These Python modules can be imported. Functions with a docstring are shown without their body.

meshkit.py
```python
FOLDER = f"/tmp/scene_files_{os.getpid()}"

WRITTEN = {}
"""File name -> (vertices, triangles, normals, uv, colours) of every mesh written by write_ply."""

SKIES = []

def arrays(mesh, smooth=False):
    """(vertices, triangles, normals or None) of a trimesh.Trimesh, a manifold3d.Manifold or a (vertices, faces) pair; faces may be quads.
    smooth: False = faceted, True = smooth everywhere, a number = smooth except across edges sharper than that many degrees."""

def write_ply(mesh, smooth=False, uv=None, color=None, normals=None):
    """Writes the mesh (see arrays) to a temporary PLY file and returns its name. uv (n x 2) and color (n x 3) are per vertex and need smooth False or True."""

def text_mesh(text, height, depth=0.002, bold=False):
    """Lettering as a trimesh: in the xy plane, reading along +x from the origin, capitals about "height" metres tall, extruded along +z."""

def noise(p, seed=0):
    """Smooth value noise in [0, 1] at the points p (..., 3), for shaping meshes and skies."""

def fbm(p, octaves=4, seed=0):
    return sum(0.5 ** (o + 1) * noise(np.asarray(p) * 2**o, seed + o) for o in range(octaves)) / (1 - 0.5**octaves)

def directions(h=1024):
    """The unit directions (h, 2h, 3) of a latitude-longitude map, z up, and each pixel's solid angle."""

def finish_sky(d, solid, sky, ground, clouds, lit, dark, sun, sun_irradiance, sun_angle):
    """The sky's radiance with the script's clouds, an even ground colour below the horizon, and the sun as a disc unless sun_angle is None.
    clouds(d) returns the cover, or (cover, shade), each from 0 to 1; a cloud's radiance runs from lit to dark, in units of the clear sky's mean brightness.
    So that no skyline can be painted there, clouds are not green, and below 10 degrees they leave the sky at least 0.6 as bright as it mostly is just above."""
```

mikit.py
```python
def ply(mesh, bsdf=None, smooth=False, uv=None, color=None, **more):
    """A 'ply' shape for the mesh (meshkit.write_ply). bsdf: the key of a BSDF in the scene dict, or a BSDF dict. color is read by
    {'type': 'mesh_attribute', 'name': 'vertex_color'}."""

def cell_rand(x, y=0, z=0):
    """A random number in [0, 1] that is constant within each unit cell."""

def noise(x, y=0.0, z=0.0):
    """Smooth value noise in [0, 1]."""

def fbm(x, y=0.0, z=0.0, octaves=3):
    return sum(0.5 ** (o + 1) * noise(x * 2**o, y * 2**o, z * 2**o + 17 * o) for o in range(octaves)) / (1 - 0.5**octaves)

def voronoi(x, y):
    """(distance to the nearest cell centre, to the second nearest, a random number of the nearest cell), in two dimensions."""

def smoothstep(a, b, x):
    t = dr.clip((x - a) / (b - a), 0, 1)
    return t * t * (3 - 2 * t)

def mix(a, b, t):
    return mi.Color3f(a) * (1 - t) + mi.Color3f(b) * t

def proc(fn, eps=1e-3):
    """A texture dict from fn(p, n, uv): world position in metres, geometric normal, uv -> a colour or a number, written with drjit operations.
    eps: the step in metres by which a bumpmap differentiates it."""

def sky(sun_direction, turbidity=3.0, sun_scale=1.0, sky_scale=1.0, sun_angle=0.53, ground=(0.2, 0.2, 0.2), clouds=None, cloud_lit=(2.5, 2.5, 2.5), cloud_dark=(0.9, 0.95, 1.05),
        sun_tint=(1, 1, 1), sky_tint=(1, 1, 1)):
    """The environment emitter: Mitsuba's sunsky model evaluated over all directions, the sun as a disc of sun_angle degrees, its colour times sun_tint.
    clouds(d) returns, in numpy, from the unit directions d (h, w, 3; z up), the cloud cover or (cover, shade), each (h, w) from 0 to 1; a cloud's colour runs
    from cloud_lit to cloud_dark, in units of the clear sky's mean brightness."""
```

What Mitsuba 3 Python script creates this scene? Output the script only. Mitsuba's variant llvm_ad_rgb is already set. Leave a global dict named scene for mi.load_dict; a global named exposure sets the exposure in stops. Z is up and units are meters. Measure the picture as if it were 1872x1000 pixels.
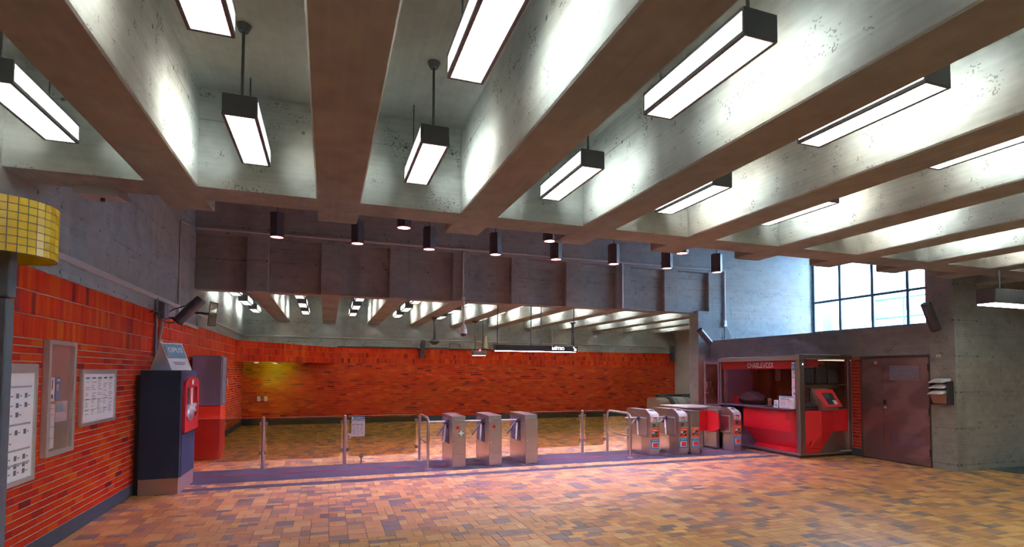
import math, random
import numpy as np, trimesh, mitsuba as mi, drjit as dr
import mikit, meshkit
from mikit import proc, noise, fbm, smoothstep, mix, cell_rand

T = mi.ScalarTransform4f
rng = np.random.default_rng(7)
scene, labels = {}, {}
PI = math.pi

# ------------------------------------------------------------------ camera, sky, exposure
F, CX, CY, HC = 977.12, 936.0, 641.85, 1.815
YAW, PITCH, ROLL = -0.333255, 0.0397726, -0.0045035
def _rot(yaw, pitch, roll):
    R0 = np.array([[1, 0, 0], [0, 0, -1], [0, 1, 0]], float)
    c, s = math.cos(yaw), math.sin(yaw); Rz = np.array([[c, s, 0], [-s, c, 0], [0, 0, 1]])
    c, s = math.cos(pitch), math.sin(pitch); Rx = np.array([[1, 0, 0], [0, c, s], [0, -s, c]])
    c, s = math.cos(roll), math.sin(roll); Rr = np.array([[c, s, 0], [-s, c, 0], [0, 0, 1]])
    return Rr @ R0 @ Rx @ Rz
RC = _rot(YAW, PITCH, ROLL)
EYE = np.array([0, 0, HC])
_fwd, _up = RC.T @ [0, 0, 1], RC.T @ [0, -1, 0]
scene['camera'] = {'type': 'perspective', 'fov': 2 * math.degrees(math.atan(936 / F)), 'fov_axis': 'x', 'near_clip': 0.05, 'far_clip': 200.0,
                   'principal_point_offset_x': 0.0, 'principal_point_offset_y': (500 - CY) / 1000,
                   'to_world': T().look_at(origin=EYE.tolist(), target=(EYE + _fwd).tolist(), up=_up.tolist())}
def _clouds(d):
    c = meshkit.fbm(d * np.array([3.0, 3.0, 6.0]), 4, 3)
    el = np.clip(d[..., 2], 0, 1)                       # an overcast sky is brightest overhead
    return 0.80 + 0.15 * np.clip((c - 0.35) * 2.5, 0, 1), 1 - np.clip(1.5 * el, 0, 1)
scene['sky'] = {**mikit.sky([0.3, -0.75, 0.6], turbidity=3.0, sun_scale=0.0, sky_scale=190.0, ground=(0.25, 0.25, 0.25), clouds=_clouds,
                            cloud_lit=(0.95, 1.55, 2.65), cloud_dark=(0.32, 0.50, 0.78)), 'sampling_weight': 14.0}
SKY_GAIN = 1.0
exposure = 0.8
LAMP = 46.0          # radiance of the side diffusers of the box lamps
DOWN = 0.9          # radiance of their lower diffusers
HEX = 39.0          # radiance of the hexagonal downlights

# ------------------------------------------------------------------ materials
def P(name, col, rough=0.5, metal=0.0, spec=0.5, **k):
    d = {'type': 'principled', 'base_color': col if isinstance(col, dict) else {'type': 'rgb', 'value': list(col)}, 'roughness': rough, 'metallic': metal, **k}
    if not metal: d['specular'] = spec
    scene[name] = {'type': 'twosided', 'bsdf': d}
    return name
def _concrete(p, n, uv):
    x, y, z = p.x, p.y, p.z
    side = dr.abs(n.x) > 0.5
    flat = dr.abs(n.z) > 0.5
    h = dr.select(side, y, x)                       # along the face
    v = dr.select(flat, y, z)
    m = fbm(x * 1.1, y * 1.1, z * 1.4, 4)
    m2 = fbm(x * 9, y * 9, z * 9, 3)
    tone = 0.80 + 0.42 * (m - 0.5) + 0.20 * (m2 - 0.5)
    # formwork board grain runs along the boards
    g = noise(x * dr.select(side | flat, 55.0, 1.5), y * dr.select(side | flat, 1.5, 55.0), z * dr.select(flat, 1.0, 45.0))
    tone *= 0.93 + 0.14 * g
    # joints of the formwork every 0.68 m of height
    jz = dr.abs(dr.abs(dr.round((z - 0.12) / 0.68) * 0.68 + 0.12 - z))
    jl = (1 - smoothstep(0.003, 0.009, jz)) * smoothstep(0.45, 0.7, fbm(h * 0.8, z * 0.5, 3.0, 2))
    tone *= 1 - dr.select(flat, 0.0, 0.4) * jl
    # tie holes
    cu, cv = h / 0.5, (z - 0.46) / 0.68
    du, dv = (cu - dr.floor(cu) - 0.5) * 0.5, (cv - dr.floor(cv) - 0.5) * 0.68
    jx = (cell_rand(dr.floor(cu), dr.floor(cv), 5) - 0.5) * 0.05
    r = dr.sqrt(dr.square(du + jx) + dr.square(dv))
    hole = (1 - smoothstep(0.014, 0.022, r)) * dr.select(cell_rand(dr.floor(cu), dr.floor(cv), 8) > 0.12, 1.0, 0.0)
    tone *= 1 - dr.select(flat, 0.0, 0.65) * hole
    # bug holes
    b = noise(h * 85, v * 85, 3.0) * noise(h * 9 + 7, v * 9, 5.0)
    tone *= 1 - dr.select(flat, 0.0, 0.5) * smoothstep(0.58, 0.68, b)
    # grime streaks
    st = smoothstep(0.55, 0.8, fbm(h * 1.7, z * 0.25, 4.0 + x * 0.1, 3))
    tone *= 1 - 0.22 * st
    warm = smoothstep(0.4, 0.7, fbm(x * 0.7 + 9, y * 0.7, z * 0.7, 2))
    return mix([0.265, 0.29, 0.28], [0.295, 0.283, 0.25], warm) * tone
P('concrete', proc(_concrete), 0.8, spec=0.25)
def _plain(p, n, uv):
    m = fbm(p.x * 2.2, p.y * 2.2, p.z * 2.2, 3)
    return mi.Color3f(0.42, 0.42, 0.40) * (0.85 + 0.3 * m)
P('concrete_plain', proc(_plain), 0.85, spec=0.2)
def _steel(p, n, uv):
    g = noise(p.x * 4, p.y * 4, p.z * 160) * 0.5 + 0.5 * fbm(p.x * 5, p.y * 5, p.z * 3, 2)
    return mi.Color3f(0.47, 0.45, 0.44) * (0.78 + 0.34 * g)
P('steel', proc(_steel), 0.32, metal=1.0)
P('steel_plain', (0.62, 0.60, 0.58), 0.25, metal=1.0)
P('steel_white', (0.80, 0.80, 0.80), 0.35, metal=0.6)
def _door(p, n, uv):
    s = smoothstep(0.5, 0.75, fbm(p.y * 2.0 + p.z * 1.2, p.z * 3.0, 1.0, 3))
    return mix([0.19, 0.135, 0.13], [0.28, 0.20, 0.19], s)
P('door_steel', proc(_door), 0.38, metal=0.75)
P('steel_dark', (0.30, 0.255, 0.24), 0.34, metal=1.0)
P('door_dark', (0.060, 0.045, 0.042), 0.5, spec=0.15)
P('black', (0.018, 0.018, 0.02), 0.45)
P('black_metal', (0.035, 0.036, 0.04), 0.4)
P('rubber', (0.02, 0.02, 0.022), 0.6)
P('navy', (0.014, 0.028, 0.055), 0.5, spec=0.25)
P('slate', (0.040, 0.060, 0.078), 0.45)
P('grey_box', (0.085, 0.092, 0.10), 0.5)
P('grey_paint', (0.33, 0.34, 0.34), 0.5)
P('grey_trunking', (0.46, 0.47, 0.48), 0.5)
P('white_paint', (0.74, 0.74, 0.72), 0.4)
P('aluminium', (0.55, 0.56, 0.57), 0.42, metal=0.7)
P('paper', (0.86, 0.87, 0.90), 0.6)
P('paper_grey', (0.55, 0.56, 0.58), 0.6)
P('ink', (0.10, 0.10, 0.13), 0.6)
P('ink_grey', (0.36, 0.37, 0.42), 0.6)
P('blue_print', (0.05, 0.24, 0.42), 0.5)
P('blue_pale', (0.20, 0.42, 0.52), 0.5)
P('orange_print', (0.80, 0.13, 0.03), 0.5)
P('red_print', (0.70, 0.04, 0.05), 0.5)
P('red_panel', (0.66, 0.022, 0.028), 0.32)
P('red_dark', (0.40, 0.015, 0.02), 0.4)
P('red_bright', (0.78, 0.02, 0.03), 0.35)
P('red_orange', (0.66, 0.045, 0.015), 0.4)
P('brown_wood', (0.20, 0.11, 0.06), 0.5)
P('brown_steel', (0.30, 0.20, 0.16), 0.4, metal=0.4)
P('mortar', (0.40, 0.34, 0.29), 0.9, spec=0.2)
P('mortar_warm', (0.27, 0.15, 0.075), 0.9, spec=0.1)
P('joint_floor', (0.16, 0.11, 0.09), 0.8, spec=0.2)
P('slate_band', (0.048, 0.050, 0.062), 0.7, spec=0.15)
P('rubber_mat', (0.050, 0.052, 0.060), 0.75, spec=0.12)
P('mat_line', (0.45, 0.02, 0.035), 0.5)
P('dark_mat', (0.05, 0.065, 0.06), 0.8)
P('cream', (0.62, 0.54, 0.36), 0.5)
P('green_print', (0.04, 0.28, 0.16), 0.5)
P('yellow_print', (0.75, 0.55, 0.05), 0.5)
P('window_frame', (0.035, 0.06, 0.075), 0.4)
P('outside_paint', (0.06, 0.10, 0.14), 0.5)
P('outside_wall', (0.16, 0.165, 0.17), 0.8)
P('skin_tone', (0.5, 0.3, 0.22), 0.6)
P('mirror', (0.85, 0.85, 0.85), 0.04, metal=1.0)
BRICK = [(0.40, 0.024, 0.008), (0.42, 0.032, 0.008), (0.45, 0.048, 0.008), (0.35, 0.020, 0.009), (0.27, 0.015, 0.010), (0.40, 0.028, 0.008), (0.48, 0.068, 0.010), (0.17, 0.016, 0.014)]
BRICK_W = [0.24, 0.22, 0.11, 0.17, 0.06, 0.13, 0.04, 0.03]
for i, c in enumerate(BRICK): P(f'brick_{i}', c, 0.6, spec=0.05)
TILE = [(0.53, 0.27, 0.085), (0.58, 0.33, 0.11), (0.50, 0.235, 0.075), (0.42, 0.20, 0.08), (0.36, 0.175, 0.085), (0.19, 0.135, 0.115), (0.27, 0.165, 0.11)]
TILE_W = [0.24, 0.20, 0.18, 0.13, 0.09, 0.09, 0.07]
for i, c in enumerate(TILE): P(f'tile_{i}', c, 0.38, spec=1.0)
YEL = [(0.80, 0.56, 0.02), (0.84, 0.62, 0.04), (0.76, 0.50, 0.015)]
for i, c in enumerate(YEL): P(f'yellow_{i}', c, 0.3)
P('brick_field', {'type': 'mesh_attribute', 'name': 'vertex_color'}, 0.6, spec=0.05)
P('tile_field', {'type': 'mesh_attribute', 'name': 'vertex_color'}, 0.38, spec=1.0)
scene['clear_glass'] = {'type': 'thindielectric', 'int_ior': 1.5}
scene['smoked_glass'] = {'type': 'thindielectric', 'int_ior': 1.5, 'specular_transmittance': {'type': 'rgb', 'value': [0.33, 0.32, 0.17]}}
scene['booth_glass'] = {'type': 'thindielectric', 'int_ior': 1.5, 'specular_transmittance': {'type': 'rgb', 'value': [0.80, 0.78, 0.76]}}
P('lamp_glass', (0.8, 0.8, 0.8), 0.4)

# ------------------------------------------------------------------ helpers
def box(x0, x1, y0, y1, z0, z1, b=0.0):
    """An axis-aligned box, with edges chamfered by b."""
    x0, x1 = sorted((x0, x1)); y0, y1 = sorted((y0, y1)); z0, z1 = sorted((z0, z1))
    if b <= 0:
        return trimesh.creation.box(bounds=[[x0, y0, z0], [x1, y1, z1]])
    b = min(b, 0.45 * min(x1 - x0, y1 - y0, z1 - z0))
    pts = []
    for i in (0, 1):
        for j in (0, 1):
            for k in (0, 1):
                c = np.array([(x0, x1)[i], (y0, y1)[j], (z0, z1)[k]]); s = np.array([1 - 2 * i, 1 - 2 * j, 1 - 2 * k]) * b
                for a in range(3):
                    q = c + s; q[a] = c[a]; pts.append(q)
    return trimesh.Trimesh(np.array(pts)).convex_hull
def cyl(p, q, r, n=20):
    return trimesh.creation.cylinder(radius=r, segment=[list(p), list(q)], sections=n)
def cone(p, q, r0, r1, n=20):
    """A frustum between two points."""
    p, q = np.asarray(p, float), np.asarray(q, float); d = (q - p) / np.linalg.norm(q - p)
    a = np.cross(d, [0, 0, 1] if abs(d[2]) < 0.9 else [1, 0, 0]); a /= np.linalg.norm(a); b = np.cross(d, a)
    t = np.arange(n) * 2 * PI / n
    ring = np.cos(t)[:, None] * a + np.sin(t)[:, None] * b
    return trimesh.Trimesh(np.vstack([p + ring * r0, q + ring * r1])).convex_hull
def hull(pts):
    return trimesh.Trimesh(np.asarray(pts, float)).convex_hull
def prism(poly, axis, a, b):
    """A polygon (list of 2-D points) extruded between a and b along axis; the 2-D coordinates are the other two axes in order."""
    from shapely.geometry import Polygon
    m = trimesh.creation.extrude_polygon(Polygon(poly), abs(b - a), engine='earcut')
    v = m.vertices.copy(); lo = min(a, b); w = np.empty_like(v)
    o = [i for i in range(3) if i != axis]
    w[:, o[0]], w[:, o[1]], w[:, axis] = v[:, 0], v[:, 1], v[:, 2] + lo
    m = trimesh.Trimesh(w, m.faces, process=False); m.fix_normals()
    return m
def join(*ms):
    ms = [m for x in ms for m in (x if isinstance(x, (list, tuple)) else [x])]
    return trimesh.util.concatenate(ms)
def tube(pts, r, n=12, bend=0.0, steps=6):
    """A round tube along a polyline, its corners rounded to the radius bend."""
    pts = [np.asarray(p, float) for p in pts]; path = [pts[0]]
    for i in range(1, len(pts) - 1):
        a, b, c = pts[i - 1], pts[i], pts[i + 1]
        if bend > 0:
            u, v = (a - b) / np.linalg.norm(a - b), (c - b) / np.linalg.norm(c - b)
            d = min(bend, 0.45 * np.linalg.norm(a - b), 0.45 * np.linalg.norm(c - b))
            for t in np.linspace(0, 1, steps):
                path.append((1 - t) ** 2 * (b + u * d) + 2 * t * (1 - t) * b + t * t * (b + v * d))
        else: path.append(b)
    path = np.array(path + [pts[-1]])
    tan = np.gradient(path, axis=0); tan /= np.linalg.norm(tan, axis=1, keepdims=True)
    a = np.cross(tan[0], [0, 0, 1] if abs(tan[0][2]) < 0.9 else [1, 0, 0]); a /= np.linalg.norm(a)
    rings = []
    for k in range(len(path)):
        a = a - tan[k] * (a @ tan[k]); a /= np.linalg.norm(a); b = np.cross(tan[k], a)
        th = np.arange(n) * 2 * PI / n
        rings.append(path[k] + r * (np.cos(th)[:, None] * a + np.sin(th)[:, None] * b))
    v = np.vstack(rings + [path[:1], path[-1:]]); f = []
    m = len(path)
    for k in range(m - 1):
        for j in range(n):
            p, q = k * n + j, k * n + (j + 1) % n
            f += [[p, q, q + n], [p, q + n, p + n]]
    for j in range(n):
        f += [[m * n, (j + 1) % n, j], [m * n + 1, (m - 1) * n + j, (m - 1) * n + (j + 1) % n]]
    t = trimesh.Trimesh(v, f, process=False); t.fix_normals()
    return t
def text(s, h, where, u, v, depth=0.003, bold=True, stretch=1.0, center=False):
    """Lettering whose baseline starts at where, reading along u, capitals along v."""
    m = meshkit.text_mesh(s, h, depth, bold); p = m.vertices.copy()
    if center: p[:, 0] -= (p[:, 0].min() + p[:, 0].max()) / 2
    u, v = np.asarray(u, float), np.asarray(v, float); n = np.cross(u, v)
    return trimesh.Trimesh(np.asarray(where) + p[:, :1] * stretch * u + p[:, 1:2] * v + p[:, 2:3] * n, m.faces, process=False)
def panel(where, u, v, rects, t=0.002):
    """Thin printed rectangles (a0, a1, b0, b1) on the plane at where spanned by u and v."""
    u, v = np.asarray(u, float), np.asarray(v, float); n = np.cross(u, v); out = []
    for a0, a1, b0, b1 in rects:
        c = [np.asarray(where) + a * u + b * v + d * n for d in (0, t) for a in (a0, a1) for b in (b0, b1)]
        out.append(hull(c))
    return join(out)
_n = {}
def num(key):
    k = _n.get(key, 0); _n[key] = k + 1
    return key if k == 0 else f'{key}_{k:03d}'
def thing(name, label, cat, group=None):
    key = num(name); labels[key] = {'label': label, 'category': cat}
    if group: labels[key]['group'] = group
    return key
def struct(name):
    labels[name] = {'kind': 'structure'}; return name
STUFF = {'symbols', 'rules', 'headings', 'fine_print', 'print', 'marks', 'lines', 'title', 'sticker_marks', 'badge_stripes', 'headline', 'leaflet_mark', 'border'}
def put(parent, part, mesh, mat, smooth=False, label=None, kind=None, **more):
    key = num(f'{parent}__{part}') if part else parent
    scene[key] = mikit.ply(mesh, mat, smooth=smooth, **more)
    if part in STUFF: kind = kind or 'stuff'
    if label or kind: labels[key] = {**labels.get(key, {}), **({'label': label} if label else {}), **({'kind': kind} if kind else {})}
    return key
def glow(parent, part, mesh, rgb, **more):
    return put(parent, part, mesh, 'lamp_glass', emitter={'type': 'area', 'radiance': {'type': 'rgb', 'value': list(map(float, rgb))}}, **more)
def at(m, x=0, y=0, z=0):
    m = m.copy(); m.apply_translation([x, y, z]); return m
def project(p):
    q = (np.atleast_2d(p) - EYE) @ RC.T
    return np.stack([CX + F * q[:, 0] / q[:, 2], CY + F * q[:, 1] / q[:, 2], q[:, 2]], 1)
def boxes_mesh(lo, hi, cols):
    """One mesh of many boxes with a colour each."""
    n = len(lo); b = np.array([[i, j, k] for i in (0, 1) for j in (0, 1) for k in (0, 1)], float)
    f = np.array([[0, 1, 3], [0, 3, 2], [4, 6, 7], [4, 7, 5], [0, 4, 5], [0, 5, 1], [2, 3, 7], [2, 7, 6], [0, 2, 6], [0, 6, 4], [1, 5, 7], [1, 7, 3]])
    v = (lo[:, None] + (hi - lo)[:, None] * b[None]).reshape(-1, 3)
    return trimesh.Trimesh(v, (f[None] + 8 * np.arange(n)[:, None, None]).reshape(-1, 3), process=False), np.repeat(cols, 8, axis=0)
def pieces(holder, part, lo, hi, tone, palette, mats, field_mat, normal_axis, sizes_keep=300):
    """The pieces that show largest as parts of their own, the others joined as one field."""
    lo, hi, tone = np.array(lo), np.array(hi), np.array(tone)
    c = (lo + hi) / 2; pr = project(c); d = c - EYE; dist = np.linalg.norm(d, axis=1)
    s = hi - lo; o = [i for i in range(3) if i != normal_axis]
    area = s[:, o[0]] * s[:, o[1]] * np.abs(d[:, normal_axis]) / dist ** 3
    seen = (pr[:, 2] > 0.3) & (pr[:, 0] > 6) & (pr[:, 0] < 1866) & (pr[:, 1] > 4) & (pr[:, 1] < 996)
    rank = np.argsort(-np.where(seen, area, 0), kind='stable')
    own = rank[:sizes_keep]; rest = rank[sizes_keep:]
    made = {}
    for i in own:
        k = (tuple(np.round(s[i], 4)), int(tone[i]))
        if k not in made: made[k] = mikit.ply(box(0, s[i][0], 0, s[i][1], 0, s[i][2]), mats[tone[i]])
        scene[num(f'{holder}__{part}')] = {**made[k], 'to_world': T().translate(lo[i].tolist())}
    if len(rest):
        cols = np.array(palette)[tone[rest]] * rng.uniform(0.9, 1.1, (len(rest), 1))
        m, col = boxes_mesh(lo[rest], hi[rest], cols)
        put(holder, f'{part}_field', m, field_mat, color=col, kind='stuff')

# ------------------------------------------------------------------ structure
XL, XR, YF, YB, YW = -2.645, 11.13, 12.6, 19.8, 6.75     # left wall, right wall, fascia, back wall, right front wall
ZB, ZC, ZT = 3.55, 4.5, 5.85                              # beam soffits, front ceiling, upper ceiling
XWIN = 14.27
# floor: bed, modular tiles, bands
fl = struct('floor')
put(fl, None, box(XL - 0.3, 16.4, -5.3, YB + 0.3, -0.15, -0.006), 'joint_floor')
lo, hi, tone = [], [], []
U = 0.1
nx, ny = int((16.0 - XL) / U), int((YB + 4.6) / U)
grid = np.zeros((nx, ny), bool)
def blocked(x0, x1, y0, y1):
    if y1 > 9.24 and y0 < 9.46 and x0 < 9.5: return True
    if y1 > 9.78 and y0 < 11.05 and x0 < 9.45: return True
    return False
Y0T = -4.5
# strips: rows that meet the bands are cut to them
for i in range(nx):
    for j in range(ny):
        if grid[i, j]: continue
        r = rng.random()
        big = 0.30 if (int(i / 9) + int(j / 7)) % 3 else 0.55
        opts = [(2, 2)] if r < big else ([(2, 1), (1, 2)] if r < 0.5 + big / 2 else [(1, 2), (2, 1)])
        w = h = 1
        for a, b in opts + [(2, 1), (1, 2), (1, 1)]:
            if i + a <= nx and j + b <= ny and not grid[i:i + a, j:j + b].any():
                w, h = a, b; break
        grid[i:i + w, j:j + h] = True
        x0, x1, y0, y1 = XL + i * U, XL + (i + w) * U, Y0T + j * U, Y0T + (j + h) * U
        if x0 < 9.45:
            for b0, b1 in ((9.24, 9.46), (9.78, 11.05)):
                if y1 > b0 and y0 < b1:
                    if y0 < b0 - 0.02: y1 = b0
                    elif y1 > b1 + 0.02: y0 = b1
                    else: y1 = y0
        if y1 - y0 < 0.02: continue
        g = 0.0035; z = -0.0015 + rng.uniform(-0.0008, 0.0008)
        t = rng.choice(len(TILE), p=TILE_W)
        lo.append((x0 + g, y0 + g, -0.02)); hi.append((x1 - g, y1 - g, round(z, 4))); tone.append(t)
lo, hi = np.array(lo), np.array(hi); hi[:, 2] = -0.0012
pieces(fl, 'tile', lo, hi, tone, TILE, [f'tile_{i}' for i in range(len(TILE))], 'tile_field', 2)
put(fl, 'dark_band', box(XL, 9.45, 9.245, 9.455, -0.02, -0.001), 'slate_band', label='thin dark band across the tiles')
put(fl, 'rubber_mat', box(XL, 9.45, 9.785, 11.045, -0.02, 0.0), 'rubber_mat', label='grey band under the turnstiles')
put(fl, 'red_line', box(XL + 0.55, 9.0, 10.42, 10.47, -0.001, 0.0015), 'mat_line', label='red line along the grey band')
put(fl, 'dark_mat', hull([(12.0, 6.3, 0), (15.9, 5.6, 0), (15.9, 6.74, 0), (12.0, 6.74, 0), (12.0, 6.3, 0.008), (15.9, 5.6, 0.008), (15.9, 6.74, 0.008), (12.0, 6.74, 0.008)]), 'dark_mat')

# brick work: a course list (z0, z1, brick length, joint) laid along axis a on a plane
def brickwork(holder, plane, nrm_axis, sgn, a0, a1, courses, skips=(), part='brick', jv=0.0015):
    lo, hi, tone = [], [], []
    for r, (z0, z1, L, off) in enumerate(courses):
        a = a0 - off
        while a < a1 - 0.01:
            b0, b1 = max(a, a0), min(a + L, a1); a += L
            if b1 - b0 < 0.015: continue
            if any(s0 < (b0 + b1) / 2 < s1 and t0 < (z0 + z1) / 2 < t1 for s0, s1, t0, t1 in skips): continue
            k = rng.choice(len(BRICK), p=BRICK_W)
            pr = 0.0
            p0, p1 = (plane - 0.03, plane + pr) if sgn > 0 else (plane - pr, plane + 0.03)
            if nrm_axis == 0: l, h = (p0, b0 + jv, z0), (p1, b1 - jv, z1)
            else: l, h = (b0 + jv, p0, z0), (b1 - jv, p1, z1)
            lo.append(l); hi.append(h); tone.append(k)
    pieces(holder, part, lo, hi, tone, BRICK, [f'brick_{i}' for i in range(len(BRICK))], 'brick_field', nrm_axis)
CH, BL = 0.0712, 0.215
def courses(zb, zt):
    n = round((zt - zb) / CH); h = (zt - zb) / n
    return [(zb + i * h + 0.0065, zb + (i + 1) * h - 0.0065, BL, (i % 2) * BL / 2 + 0.013 * (i % 3)) for i in range(n)]
def soldiers(zb, zt, n=3):
    h = (zt - zb) / n
    return [(zb + i * h + 0.0065, zb + (i + 1) * h - 0.0065, CH, 0.02 * i) for i in range(n)]
wl = struct('wall_left')
put(wl, None, join(box(XL - 0.4, XL - 0.006, -5, YB + 0.3, 0, 2.79), box(XL - 0.4, XL - 0.02, -5, YB + 0.3, 2.79, ZT + 0.2)), 'mortar')
put(wl, 'concrete_upper', box(XL - 0.1, XL, -5, YB, 2.785, ZT), 'concrete', label='bare concrete above the brick')
put(wl, 'plinth', box(XL - 0.02, XL + 0.004, -5, YB, 0, 0.16, 0.003), 'slate_band', label='dark plinth')
brickwork(wl, XL, 0, 1, 2.2, YB, courses(0.165, 2.115))
brickwork(wl, XL, 0, 1, 2.2, YB, soldiers(2.115, 2.785), part='soldier_brick')
put(wl, 'brick_plain', box(XL - 0.03, XL - 0.004, -5, 2.2, 0.165, 2.785), 'brick_0')
wb = struct('wall_back')
ZBK = 2.67
put(wb, None, box(XL - 0.4, 15, YB + 0.006, YB + 0.4, 0, ZT + 0.2), 'mortar_warm')
put(wb, 'concrete_upper', box(XL, 15, YB, YB + 0.1, ZBK, ZC + 0.1), 'concrete', label='bare concrete above the brick')
put(wb, 'plinth', box(XL, 15, YB - 0.004, YB + 0.02, 0, 0.19, 0.003), 'slate_band', label='dark plinth')
brickwork(wb, YB, 1, -1, XL, 14.4, courses(0.19, 2.115))
brickwork(wb, YB, 1, -1, XL, 14.4, soldiers(2.115, ZBK), part='soldier_brick')
# wedge of brick that hangs out from the corner of the back wall, three soldier courses deep
wd = thing('brick_bulkhead', 'wedge of upright orange bricks jutting out high in the far left corner', 'brick bulkhead')
A, B = np.array([XL, 18.15]), np.array([0.24, YB - 0.01])
zA, zB0 = (2.12, 2.775), (2.10, ZBK)
put(wd, 'core', hull([(XL, A[1] + 0.006, zA[0] + .01), (XL, A[1] + 0.006, zA[1]), (XL, YB - 0.006, zA[0] + .01), (XL, YB - 0.006, zA[1]), (B[0] - .03, B[1], zB0[0] + .01), (B[0] - .03, B[1], zB0[1])]), 'mortar')
dAB = (B - A) / np.linalg.norm(B - A); nAB = np.array([dAB[1], -dAB[0]]); LAB = np.linalg.norm(B - A); nb = int(LAB / CH)
bm = {}
for r in range(3):
    for i in range(nb):
        t0, t1 = (i + 0.03) / nb, (i + 0.97) / nb
        q = []
        for t in (t0, t1):
            zz0 = zA[0] + (zB0[0] - zA[0]) * t; zz1 = zA[1] + (zB0[1] - zA[1]) * t; h = (zz1 - zz0) / 3
            for s in (-0.004, 0.02):
                xy = A + dAB * LAB * t - nAB * (s + 0.004)
                q += [(*xy, zz0 + h * r + 0.004), (*xy, zz0 + h * (r + 1) - 0.004)]
        k = rng.choice(len(BRICK), p=BRICK_W)
        put(wd, 'brick', hull(q), f'brick_{k}')
for dx, n in ((0.55, 0), (1.15, 1)):
    q = A + dAB * dx + np.array([0.05, 0.28])
    t = thing('bulkhead_spotlight', 'small round spotlight under the brick bulkhead, nearer the corner' if n == 0 else 'small round spotlight under the brick bulkhead, farther from the corner', 'spotlight')
    put(t, 'rim', cyl((q[0], q[1], 2.075), (q[0], q[1], 2.125), 0.075), 'steel_white', 30)
    k = glow(t, 'bulb', cyl((q[0], q[1], 2.070), (q[0], q[1], 2.074), 0.055), (6, 4.6, 2.2))
    scene[k + '_beam'] = {'type': 'spot', 'intensity': {'type': 'rgb', 'value': [14.0, 30.0, 0.8]}, 'cutoff_angle': 42.0, 'beam_width': 14.0,
                          'to_world': T().look_at(origin=[q[0], q[1], 2.06], target=[q[0] + 0.15, YB, 1.72], up=[1, 0, 0])}

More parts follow.
